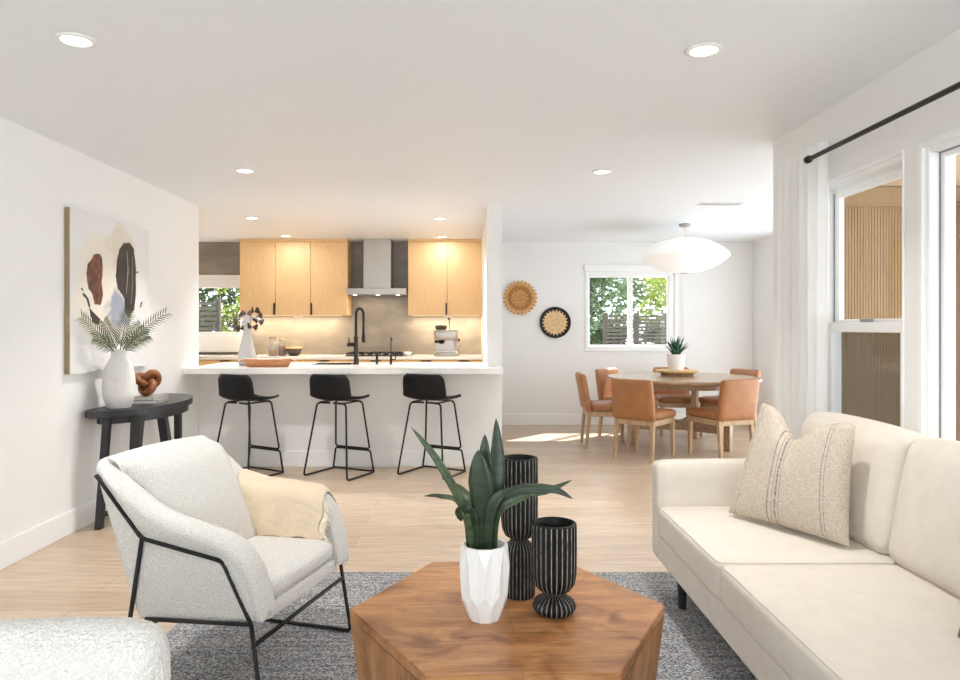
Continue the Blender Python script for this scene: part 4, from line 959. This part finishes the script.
# white faceted pot with snake plant
pp = Vector((.050, 2.135, HT)); sp = thing('potted_snake_plant', 'green snake plant in a white faceted pot on the coffee table', 'potted plant', pp)
bm = new(); prof = [(0, 0), (.048, 0), (.052, .004), (.063, .05), (.077, .12), (.077, .18), (.071, .222), (.069, .226), (.061, .226), (.06, .2), (.055, .17), (0, .16)]
NF = 10
bm = new(); lv = [(.047, 0, 0), (.074, .085, .5), (.0795, .165, .5), (.071, .226, 0)]; rg = []
for r, z, off in lv: rg.append([bm.verts.new((r*math.cos(2*PI*(k+off)/NF), r*math.sin(2*PI*(k+off)/NF), z)) for k in range(NF)])
gz = [[bm.verts.new((.069*math.cos(2*PI*k/NF), .069*math.sin(2*PI*k/NF), z)) for k in range(NF)] for z in (.055, .195)]
def V_(L, k): return L[k % NF]
for k in range(NF):
    # lower facets: rim vertex k -> points k-1/2 and k+1/2 above, with a groove line between
    bm.faces.new((V_(rg[0], k), V_(rg[1], k), V_(gz[0], k))); bm.faces.new((V_(rg[0], k), V_(gz[0], k), V_(rg[1], k-1)))
    bm.faces.new((V_(rg[0], k), V_(rg[0], k+1), V_(rg[1], k)))
    bm.faces.new((V_(gz[0], k), V_(rg[1], k), V_(rg[2], k), V_(gz[1], k))); bm.faces.new((V_(rg[1], k-1), V_(gz[0], k), V_(gz[1], k), V_(rg[2], k-1)))
    bm.faces.new((V_(gz[1], k), V_(rg[2], k), V_(rg[3], k))); bm.faces.new((V_(rg[2], k-1), V_(gz[1], k), V_(rg[3], k)))
    bm.faces.new((V_(rg[2], k), V_(rg[3], k+1), V_(rg[3], k)))
inn = [[bm.verts.new((r*math.cos(2*PI*k/NF), r*math.sin(2*PI*k/NF), z)) for k in range(NF)] for r, z in ((.063, .226), (.06, .165))]
for k in range(NF):
    bm.faces.new((V_(rg[3], k), V_(rg[3], k+1), V_(inn[0], k+1), V_(inn[0], k))); bm.faces.new((V_(inn[0], k), V_(inn[0], k+1), V_(inn[1], k+1), V_(inn[1], k)))
bm.faces.new(rg[0][::-1]); bm.faces.new(inn[1]); obj('pot', bm, M['white_ceramic'], sp)
bm = new(); lathe(bm, [(0, .172), (.056, .172), (0, .178)], 24); obj('soil', bm, M['soil'], sp)
def leaf(base, pts, w, twist=0, fold=.25, m='leafdark'):
    """pts: photo pixels + depth along the midrib"""
    bm = new(); P = [Vector(base)]+[at(x, y, d)-pp for (x, y, d) in pts]; n = 16
    def cr(t):
        t = t*(len(P)-1); i = min(int(t), len(P)-2); f = t-i; p0 = P[max(i-1, 0)]; p1 = P[i]; p2 = P[i+1]; p3 = P[min(i+2, len(P)-1)]
        return .5*((2*p1)+(p2-p0)*f+(2*p0-5*p1+4*p2-p3)*f*f+(3*p1-p0-3*p2+p3)*f**3)
    rows = []
    for k in range(n+1):
        t = k/n; c = cr(t); d = (cr(min(1, t+.02))-cr(max(0, t-.02))).normalized(); 
        view = Vector((math.sin(twist), -math.cos(twist), .15)).normalized(); s = d.cross(view).normalized(); nn = s.cross(d).normalized()
        ww = w*((.5+.5*math.sin(min(1, t/.55)*PI/2)) if t < .55 else (1-((t-.55)/.45)**1.7))+.0005
        rows.append([bm.verts.new(c+s*ww*q+nn*ww*fold*(abs(q)-.4)) for q in (-1, -.55, 0, .55, 1)])
    for a, b in zip(rows, rows[1:]):
        for i in range(4): bm.faces.new((a[i], a[i+1], b[i+1], b[i]))
    o = obj('leaf', bm, M[m], sp, True); o.modifiers.new('thick', 'SOLIDIFY').thickness = .0022
bz = .17
leaf((.012, .02, bz), [(493, 505, 2.15), (497, 465, 2.16), (496, 418, 2.17)], .028, .2)
leaf((0, .01, bz), [(487, 500, 2.13), (485, 460, 2.12), (485, 434, 2.12)], .022, -.2)
leaf((-.005, -.012, bz), [(483, 505, 2.10), (480, 475, 2.09), (478, 450, 2.09)], .037, -.15, .2)
leaf((-.03, -.005, bz), [(465, 513, 2.10), (438, 462, 2.06), (411, 427, 2.02)], .013, .5, .3, 'leaf_edge')
leaf((-.035, .0, bz), [(472, 520, 2.11), (463, 511, 2.09), (459, 506, 2.08)], .03, -.6, .3)
leaf((-.02, .03, bz), [(470, 505, 2.2), (458, 488, 2.26), (449, 486, 2.30)], .018, .6, .3, 'leaf_edge')
leaf((-.03, .03, bz), [(460, 505, 2.25), (440, 496, 2.35), (424, 496, 2.4)], .008, .3, .3, 'leaf_edge')
leaf((.02, -.01, bz), [(495, 510, 2.10), (515, 491, 2.07), (552, 489, 2.04), (573, 499, 2.03)], .015, -.3, .35, 'leafdark')
leaf((.02, .01, bz), [(494, 515, 2.14), (512, 494, 2.12), (545, 491, 2.12), (572, 480, 2.12)], .014, -.2, .35, 'leaf_edge')
leaf((.03, .0, bz), [(496, 520, 2.12), (505, 505, 2.11), (530, 493, 2.12), (538, 482, 2.15)], .012, -.4, .3, 'leaf_edge')
leaf((.008, -.02, bz), [(489, 520, 2.09), (495, 500, 2.08), (508, 489, 2.08)], .018, -.4, .3)
# fluted black vases
def fluted(prof, n, dep=.06, seg=None): 
    bm = new(); seg = n*12
    # densify
    dense = []
    for (r0, z0, f0), (r1, z1, f1) in zip(prof, prof[1:]):
        for k in range(4): t = k/4; dense.append((r0+(r1-r0)*t, z0+(z1-z0)*t, f0+(f1-f0)*t))
    dense.append(prof[-1]); fl = [d[2] for d in dense]
    lathe(bm, [(d[0], d[1]) for d in dense], seg, mod=lambda a, i, z: 1-dep*fl[i]*(1-abs(math.sin(a*n/2))**.7))
    bm.faces.index_update()
    for f in bm.faces:
        i, k = f.index//seg, f.index % seg
        if k % 12 in (5, 6) and fl[min(i, len(fl)-1)] > .35: f.material_index = 1
    return bm
g1 = thing('fluted_goblet', 'shorter black fluted goblet vase, nearest on the coffee table', 'vase', (.267, 2.17, HT))
bm = fluted([(.001, .062, 0), (.03, .064, .5), (.05, .075, 1), (.064, .095, 1), (.069, .12, 1), (.070, .19, 1), (.070, .272, 1), (.068, .28, .1), (.06, .282, 0), (.056, .275, 0), (.056, .12, 0), (.001, .10, 0)], 26, .075); obj('cup', bm, [M['ribbed'], M['rib_edge']], g1, True)
bm = fluted([(.001, 0, 0), (.045, .001, .6), (.062, .010, 1), (.068, .024, 1), (.062, .04, 1), (.042, .053, 1), (.028, .06, .5), (.026, .066, .2), (.001, .067, 0)], 26, .09); obj('foot', bm, [M['ribbed'], M['rib_edge']], g1, True)
g2 = thing('fluted_vase', 'taller black fluted hourglass vase behind the snake plant pot', 'vase', (.170, 2.315, HT))
bm = fluted([(.001, .186, 0), (.03, .188, .5), (.048, .20, 1), (.058, .222, 1), (.061, .25, 1), (.0615, .34, 1), (.0615, .446, 1), (.06, .455, .1), (.052, .456, 0), (.049, .45, 0), (.049, .25, 0), (.001, .23, 0)], 26, .075); obj('cup', bm, [M['ribbed'], M['rib_edge']], g2, True)
bm = fluted([(.001, 0, 0), (.05, .0, 1), (.052, .006, 1), (.052, .12, 1), (.05, .15, 1), (.044, .168, 1), (.032, .18, .8), (.026, .187, .3), (.001, .19, 0)], 26, .075); obj('foot', bm, [M['ribbed'], M['rib_edge']], g2, True)

# ------------------------------------------------------------------ armchair
AW = .65
def lerp_tab(tab, x):
    if x <= tab[0][0]: return tab[0][1]
    for (a, b), (c, d) in zip(tab, tab[1:]):
        if x <= c:
            t = (x-a)/(c-a); return b+(d-b)*t
    return tab[-1][1]
ZTOP = [(-.68, .815), (-.62, .795), (-.55, .735), (-.47, .675), (-.40, .645), (-.30, .622), (-.2, .60), (-.15, .588), (-.11, .57), (-.075, .54), (-.045, .495), (-.022, .44), (-.008, .39), (0, .352)]
FRM = [(-.672, .765), (-.475, .555), (-.15, .505), (-.04, .305)]
def zb(u): return .312+.065*u/.68
def rearf(z): return (.53+.195*(z-.3)/.52)/.68
def arm_ring(u, v, n, ztop, t, pad=.012, off=0.0, zin=.33):
    """cross-section ring for a station; n = outward plan normal; returns list of Vectors"""
    pts = []; zs = ztop-t/2
    def P(z, o): 
        q = Vector((u*rearf(z), v, z))+Vector((n[0], n[1], 0))*o; return q
    K = 12
    side = abs(n[1]); pd_ = 0
    for k in range(K+1):
        f = k/K; z = zb(u)+(zs-zb(u))*f
        g = max(0, min(1, (z-lerp_tab(FRM, u*rearf(z))+.005)/.05)); g = g*g*(3-2*g); pd_ = (-.004+.024*g)*side+.006*(1-side)*math.sin(f*PI)
        pts.append(P(z, pd_+off))
    for k in range(1, 9):
        a = PI*k/9; h = (t+pd_)/2+off; pts.append(P(zs+(t/2+off)*math.sin(a), (pd_-t)/2+h*math.cos(a)))
    for k in range(K+1):
        f = 1-k/K; z = zin+(zs-zin)*f; pts.append(P(z, -t-off))
    return pts
def stations():
    S_ = []; rc = .05
    us = [0, -.006, -.015, -.028, -.045, -.065, -.09, -.12]+[-.12-(.68-rc-.12)*k/18 for k in range(1, 19)]
    for u in us: S_.append((u, 0, (0, -1), u))
    for k in range(1, 8):
        a = PI/2*k/8; S_.append((-.68+rc-rc*math.sin(a), rc-rc*math.cos(a), (-math.sin(a), -math.cos(a)), -.68+rc-rc*math.sin(a)))
    for k in range(0, 17): S_.append((-.68, rc+(AW-2*rc)*k/16, (-1, 0), -.68))
    for k in range(1, 8):
        a = PI/2*k/8; S_.append((-.68+rc-rc*math.cos(a), AW-rc+rc*math.sin(a), (-math.cos(a), math.sin(a)), -.68+rc-rc*math.cos(a)))
    for u in us[::-1]: S_.append((u, AW, (0, 1), u))
    return S_
tex = bpy.data.textures.new('boucle_nubs', 'CLOUDS'); tex.noise_scale = .0065; tex.noise_depth = 1
def nubby(o, lv=2, s=.0045):
    o.modifiers.new('sub', 'SUBSURF').levels = lv; o.modifiers['sub'].render_levels = lv
    d = o.modifiers.new('nub', 'DISPLACE'); d.texture = tex; d.strength = s; d.mid_level = .5; d.texture_coords = 'LOCAL'
def armchair(label):
    t = thing('armchair', label, 'armchair', (0, 0, 0), 0, 'white boucle armchairs')
    bm = new(); rings = []
    for (u, v, n, uu) in stations():
        zt = lerp_tab(ZTOP, uu); rear = v > .08 and v < AW-.08
        if v > AW/2 and uu > -.62: zt += (-.03+.07*min(1, max(0, (uu+.5)/.40)))*min(1, (uu+.62)/.1)*min(1, -uu/.04)
        if uu <= -.679: zt += .012*math.sin(PI*(v/AW))
        rings.append([bm.verts.new(q) for q in arm_ring(u, v, n, zt, .09)])
    m = len(rings[0])
    for a, b in zip(rings, rings[1:]):
        for k in range(m): bm.faces.new((a[k], a[(k+1) % m], b[(k+1) % m], b[k]))
    bm.faces.new(rings[0][::-1]); bm.faces.new(rings[-1])
    sh = obj('shell', bm, M['boucle'], t, True); nubby(sh)
    bm = new(); cushion(bm, -.50, -.016, .05, AW-.05, .285, .350, .02, (0, 0, 0), 9); nubby(obj('seat_base', bm, M['boucle'], t, True))
    bm = new(); cushion(bm, -.47, -.012, .088, AW-.088, .340, .428, .035, (.008, 0, .016), 9, lambda c: Vector((c.x, c.y, c.z+.03*(c.x+.1)))); nubby(obj('seat_cushion', bm, M['boucle'], t, True))
    def lean(c):
        k = (c.z-.42)/.4; return Vector((c.x-.19*k, c.y, c.z))
    bm = new(); cushion(bm, -.485, -.355, .078, AW-.078, .39, .812, .05, (.03, 0, .012), 10, lean); nubby(obj('back_cushion', bm, M['boucle'], t, True))
    r = .0078
    for v, s in ((0, -1), (AW, 1)):
        vv = v+s*.004; vf = v+s*(.022 if s > 0 else .0)
        bm = new(); tube(bm, fillet([(-.672, vv, .765), (-.475, vv, .555), (-.15, vv, .505), (-.04, vv, .305), (-.06, vv, .303), (-.46, vv, .275)], .02, 4), r, 8); obj('side_frame', bm, M['black_metal'], t, True)
        bm = new(); tube(bm, fillet([(-.04, vv, .305), (0, vf, r+.001), (-.575, vf, r+.001), (-.475, vv, .555)], .02, 4), r, 8); obj('leg', bm, M['black_metal'], t, True)
    bm = new(); tube(bm, [(-.03, -.004, .235), (-.03, AW+.01, .235)], r, 8); tube(bm, [(-.54, -.004, .2), (-.54, AW+.01, .2)], r, 8); obj('stretcher', bm, M['black_metal'], t, True)
    return t
th = .278; Fv = Vector((math.cos(th), -math.sin(th), 0)); Lv = Vector((math.sin(th), math.cos(th), 0))
far = Vector((-.497, 2.966, RT)); ac = armchair('white boucle armchair with a cream throw over its arm, black metal frame')
ac.location = far-Lv*.672; ac.rotation_euler = (0, 0, -th)
# second boucle chair, only the back of it in view
c2 = thing('lounge_chair', 'white boucle chair back cut off by the bottom left corner of the photo', 'chair', (-.916, 1.46, RT), math.radians(3))
def flare(c): return Vector((c.x*(1+.10*max(0, (.75-c.z))), c.y-.04*max(0, .8-c.z)*0, c.z+.004*math.sin(c.x*9)))
bm = new(); cushion(bm, -.372, .352, -.25, -.13, .24, .752, .06, (.0, .012, .004), 14, flare); nubby(obj('backrest', bm, M['boucle'], c2, True), 3, .004)
bm = new(); cushion(bm, -.35, .335, -.14, .22, .22, .39, .05, (0, 0, .012), 9); nubby(obj('seat', bm, M['boucle'], c2, True))
for sx in (-.31, .30):
    for sy in (-.19, .17):
        bm = new(); tube(bm, [(sx, sy, 0), (sx, sy, .23)], .011, 10); obj('leg', bm, M['black_metal'], c2, True)
# throw over the far arm
tb = thing('throw_blanket', 'cream throw blanket with a fringe draped over the armchair arm', 'blanket', ac.location, -th)
bm = new(); rows = []; NU = 22
for k in range(NU+1):
    u = -.49+.41*k/NU; zt = lerp_tab(ZTOP, u)+(-.03+.07*min(1, max(0, (u+.5)/.40))); ring = arm_ring(u, AW, (0, 1), zt, .09, off=.012, zin=.425+.006*math.sin(k*.9))
    ring = ring[6:]
    row = []
    for j, q in enumerate(ring):
        wob = .006*mnoise.noise(Vector((u*9, j*.35, 2.0))); q = q+Vector((u*0+.012*math.sin(j*.5)*(1 if k in (0, NU) else .4), -abs(wob) if j > 12 else wob, wob)); 
        if j > 14: q = q+Vector((-.015*(j-14)/13+.05*(j-14)/13*(k/NU-.5), -.010*(j-14)/13-.012*math.sin(k*.5+j*.15)**2*(j-14)/13, 0))
        row.append(bm.verts.new(q))
    rows.append(row)
for a, b in zip(rows, rows[1:]):
    for j in range(len(a)-1): bm.faces.new((a[j], a[j+1], b[j+1], b[j]))
edge = [v.co.copy() for v in rows[-1]][13:]
o = obj('cloth', bm, M['throw'], tb, True); sm = o.modifiers.new('thick', 'SOLIDIFY'); sm.thickness = .008; sm.offset = 1; o.modifiers.new('sub', 'SUBSURF').levels = 1
bm = new(); rng = random.Random(2)
for i in range(len(edge)-1):
    for q in range(3):
        a = edge[i].lerp(edge[i+1], q/3); b = a+Vector((.03+rng.uniform(-.006, .01), rng.uniform(-.012, -.002), -.022+rng.uniform(-.008, .004)))
        tube(bm, [a, a.lerp(b, .5)+Vector((.004, -.004, .004)), b], .0024, 5)
obj('fringe', bm, M['fringe'], tb, True)

# ------------------------------------------------------------------ sofa
SF = .915; SB = 1.80; SD1 = 3.50; SD0 = .72; AI = 3.385
so = thing('sofa', 'cream linen sofa with loose cushions along the right wall', 'sofa', ((SF+SB)/2, (SD0+SD1)/2, RT-.012))
bm = new(); cushion(bm, SF+.008, SB, SD0+.005, SD1-.005, .175, .30, .012, (0, 0, 0), 10); obj('base', loc(so, bm), M['linen'], so, True)
def armx(y0, y1):
    bm = new(); cushion(bm, SF, SB-.005, y0, y1, .176, .648, .028, (0, .004, .008), 10); obj('arm', loc(so, bm), M['linen'], so, True)
armx(AI, SD1); armx(SD0, SD0+.115)
bm = new(); cushion(bm, SB-.13, SB, SD0+.1, SD1-.02, .29, .865, .03, (0, 0, 0), 10); obj('back_frame', loc(so, bm), M['linen'], so, True)
def piped(x0, x1, y0, y1, z0, z1, r, puff, name):
    bm = new(); cushion(bm, x0, x1, y0, y1, z0, z1, r, puff, 14); o = obj(name, loc(so, bm), M['linen'], so, True)
    bm = new(); q = r*.3
    for zz in (z1-q,): tube(bm, fillet([(x0+q, y0+q, zz), (x1, y0+q, zz), (x1, y1-q, zz), (x0+q, y1-q, zz)], r*1.3, 4, True), .0042, 6, True)
    obj('piping', loc(so, bm), M['linen'], o, True)
for y0, y1 in ((2.56, AI-.002), (1.64, 2.558), (SD0+.117, 1.638)): piped(SF-.002, 1.66, y0, y1, .295, .447, .028, (.004, 0, .012), 'seat_cushion')
for y0, y1 in ((2.60, AI+.0), (1.68, 2.595), (SD0+.12, 1.675)):
    def lb(c):
        k = (c.z-.44)/.44; return Vector((c.x+.085*k, c.y, c.z))
    bm = new(); cushion(bm, 1.525, 1.67, y0, y1, .445, .90, .055, (.035, 0, .015), 14, lb); o = obj('back_cushion', loc(so, bm), M['linen'], so, True)
for (lx, ly) in ((SF+.07, 3.22), (SF+.07, 1.0), (SB-.1, 3.22), (SB-.1, 1.0)):
    bm = new(); lathe(bm, [(0, .013), (.017, .013), (.026, .176), (0, .176)], 14, (lx, ly, 0)); obj('leg', loc(so, bm), M['black_wood'], so, 40)
# pillows
def pillow(name, label, cat, BL, BR, TL, TR, thick, m, dip=.0, sink=(0, 0, 0)):
    BL, BR, TL, TR = map(Vector, (BL, BR, TL, TR)); c = (BL+BR)/2; n = 26
    nrm = (BR-BL).cross(TL-BL).normalized()
    bm = new(); uvl = bm.loops.layers.uv.new('UVMap'); layers = []
    for sgn in (1, -1):
        g = []
        for j in range(n+1):
            row = []
            for i in range(n+1):
                s, t = i/n, j/n
                p = (BL*(1-s)+BR*s)*(1-t)+(TL*(1-s)+TR*s)*t
                # pinch edges inward between corners
                e = .045
                p += (BR-BL)*(-(s-.5)*2*e*math.sin(PI*t)*.7)+(TL-BL)*(-(t-.5)*2*e*math.sin(PI*s)*.4)
                f = (4*s*(1-s))**.42*(4*t*(1-t))**.42
                dd = dip*math.exp(-((s-.50)/.20)**2)*t**3
                p += (TL-BL)*(-dd)
                f *= 1-.45*math.exp(-((s-.5)/.10)**2)*max(0, t-.45)*1.6*(1 if dip else 0)
                w = mnoise.noise(Vector((s*4, t*4, sgn*3.0)))*.006*f
                p += nrm*sgn*(thick*f*.5+w)
                row.append((p, s, t))
            g.append(row)
        layers.append(g)
    cache = {}
    def V(L, i, j):
        p, s, t = layers[L][j][i]; edge = i in (0, n) or j in (0, n)
        k = (0 if edge else L, i, j)
        if k not in cache: cache[k] = bm.verts.new(p-c)
        return cache[k]
    for L in (0, 1):
        for j in range(n):
            for i in range(n):
                f = bm.faces.new([V(L, *q) for q in ((i, j), (i+1, j), (i+1, j+1), (i, j+1))])
                for lp, (a, b) in zip(f.loops, ((i, j), (i+1, j), (i+1, j+1), (i, j+1))): lp[uvl].uv = (a/n, b/n)
    o = obj(name, bm, m, None, True, c); o.modifiers.new('sub', 'SUBSURF').levels = 1; return tag(o, label, cat)
pillow('throw_pillow', 'square oatmeal pillow with dark woven stripes on the sofa', 'pillow', (1.165, 3.16, .462), (1.455, 2.66, .462), (1.36, 3.24, .965), (1.52, 2.73, .93), .17, M['pillow'], .22)
pillow('throw_pillow', 'brown pillow barely showing at the right edge on the sofa', 'pillow', (1.32, 1.90, .463), (1.46, 1.44, .463), (1.42, 1.93, .78), (1.56, 1.47, .78), .13, M['brown_cloth'], 0)

# ------------------------------------------------------------------ curtain and rod
RX, RZ = 1.79, 2.16
bm = new(); rows = []
NV = 120; ya, yb = 3.52, 4.05
for j in range(41):
    z = .012+(2.245-.012)*j/40; row = []
    for i in range(NV+1):
        s = i/NV; y = ya+(yb-ya)*s; amp = .022+.01*math.sin(s*7)+.012*(1-j/40); x = RX+.012+amp*.6*math.sin(s*2*PI*5.5+.4*math.sin(j*.06)+.5*math.sin(s*9))
        if x > XR-.01: x = XR-.01
        y += .008*math.sin(j*.12+s*5)
        row.append(bm.verts.new((x, y, z)))
    rows.append(row)
for a, b in zip(rows, rows[1:]):
    for i in range(NV): bm.faces.new((a[i], a[i+1], b[i+1], b[i]))
bmesh.ops.translate(bm, verts=bm.verts[:], vec=(-RX, -3.78, 0))
o = obj('curtain', bm, M['curtain'], None, True, (RX, 3.78, 0)); tag(o, 'white floor-length curtain gathered at the far end of the black rod', 'curtain')
cr = thing('curtain_rod', 'black metal curtain rod above the windows on the right wall', 'curtain rod', (RX, 2.2, RZ))
bm = new(); tube(bm, [(RX-.055, .45, RZ), (RX-.055, 2.45, RZ)], .0135, 14); tube(bm, [(RX-.055, 2.44, RZ), (RX-.055, 3.57, RZ)], .0115, 14); obj('rod', loc(cr, bm), M['black_metal'], cr, 40)
bm = new(); tube(bm, [(RX-.055, 3.56, RZ), (RX-.055, 3.582, RZ)], .019, 14); obj('end_cap', loc(cr, bm), M['black_metal'], cr, 40)
bm = new(); tube(bm, [(XR-.001, 2.2, RZ), (RX-.055, 2.2, RZ)], .006, 8); tube(bm, [(XR-.012, 2.2, RZ), (XR-.0005, 2.2, RZ)], .022, 14); obj('bracket', loc(cr, bm), M['black_metal'], cr, 40)

# ------------------------------------------------------------------ garden
def slat_fence(x0, x1, y, z0, z1, n, label):
    t = thing('slat_fence', label, 'fence', ((x0+x1)/2, y, -.1)); h = (z1-z0)/n
    bm = new()
    for k in range(n): box(bm, x0, x1, y-.012, y+.012, z0+k*h, z0+k*h+h*.68)
    obj('slats', loc(t, bm), M['fence'], t)
    for xx in (x0, x1, (x0+x1)/2):
        bm = new(); box(bm, xx-.04, xx+.04, y+.012, y+.09, -.1, z1+.02, .004, 1); obj('post', loc(t, bm), M['fence'], t)
DF = 11.6
slat_fence(kx(606, DF), kx(668, DF), DF, -.02, at(0, 314, DF).z, 26, 'grey horizontal slat fence outside the dining window')
slat_fence(-4.75, kx(217, 10.9), 10.9, -.02, at(0, 300, 10.9).z, 22, 'dark slat screen outside the kitchen window')
def shrub(name, label, x, y, h, r, m, seed, n=1500, leaf_s=.075, trunk=.25):
    rng = random.Random(seed); t = thing(name, label, 'tree', (x, y, -.1), 0, 'garden greenery outside the windows')
    bm = new(); 
    tube(bm, [(0, 0, 0), (.03, .02, h*.35), (-.02, .03, h*.7)], [.05, .04, .02], 8)
    for k in range(6):
        a = k*1.05; tube(bm, [(0, 0, h*(.25+.05*k)), (math.cos(a)*r*.5, math.sin(a)*r*.5, h*(.5+.06*k))], [.02, .008], 6)
    obj('trunk', bm, M['bark'], t, True)
    bm = new(); cl = [(Vector((rng.uniform(-.75, .75)*r, rng.uniform(-.75, .75)*r, h*rng.uniform(trunk, .9))), r*rng.uniform(.22, .42)) for _ in range(34)]
    for k in range(n):
        c, cr_ = rng.choice(cl); d = Vector((rng.gauss(0, 1), rng.gauss(0, 1), rng.gauss(0, 1))).normalized(); p = c+d*cr_*rng.uniform(.6, 1)
        u = Vector((rng.gauss(0, 1), rng.gauss(0, 1), rng.gauss(0, .6))).normalized(); w = u.cross(Vector((rng.gauss(0, 1), rng.gauss(0, 1), rng.gauss(0, 1)))).normalized(); s = leaf_s*rng.uniform(.6, 1.3)
        bm.faces.new([bm.verts.new(q) for q in (p-u*s, p+w*s*.38-u*s*.2, p+u*s, p-w*s*.38-u*s*.2)])
    obj('foliage', bm, M[m], t)
shrub('garden_tree', 'yellow-green leafy tree behind the slat fence, seen through the right pane', 4.3, 13.4, 2.9, 1.0, 'fol2', 1, 2600)
shrub('garden_tree', 'green leafy tree seen through the left pane of the dining window', 2.05, 14.8, 3.4, .98, 'fol1', 2, 4200)
shrub('garden_tree', 'olive-green tree farthest behind the dining window', 3.2, 18.2, 3.8, 2.2, 'fol3', 3, 3600, .1)
shrub('garden_shrub', 'green shrub left of the slat fence outside the dining window', 1.75, 12.0, 1.75, .4, 'fol3', 4, 1500, .06, .05)
shrub('garden_tree', 'dense green tree outside the kitchen window', -4.7, 13.2, 3.2, 1.4, 'fol1', 6, 5200, .085)
shrub('garden_shrub', 'bright green shrub outside the kitchen window beside the screen', -3.75, 11.65, 2.3, .5, 'fol2', 8, 1200, .06, .3)
shrub('garden_shrub', 'dark low shrub behind the left half of the slat fence, dining window', 2.55, 12.5, 1.6, .42, 'fol1', 21, 2600, .07, .08)
shrub('garden_shrub', 'olive low shrub behind the right half of the slat fence, dining window', 3.42, 12.3, 1.6, .42, 'fol3', 22, 2400, .07, .08)
shrub('garden_shrub', 'dark shrub behind the slat screen outside the kitchen window', -4.75, 11.6, 2.0, .45, 'fol1', 23, 2400, .07, .08)
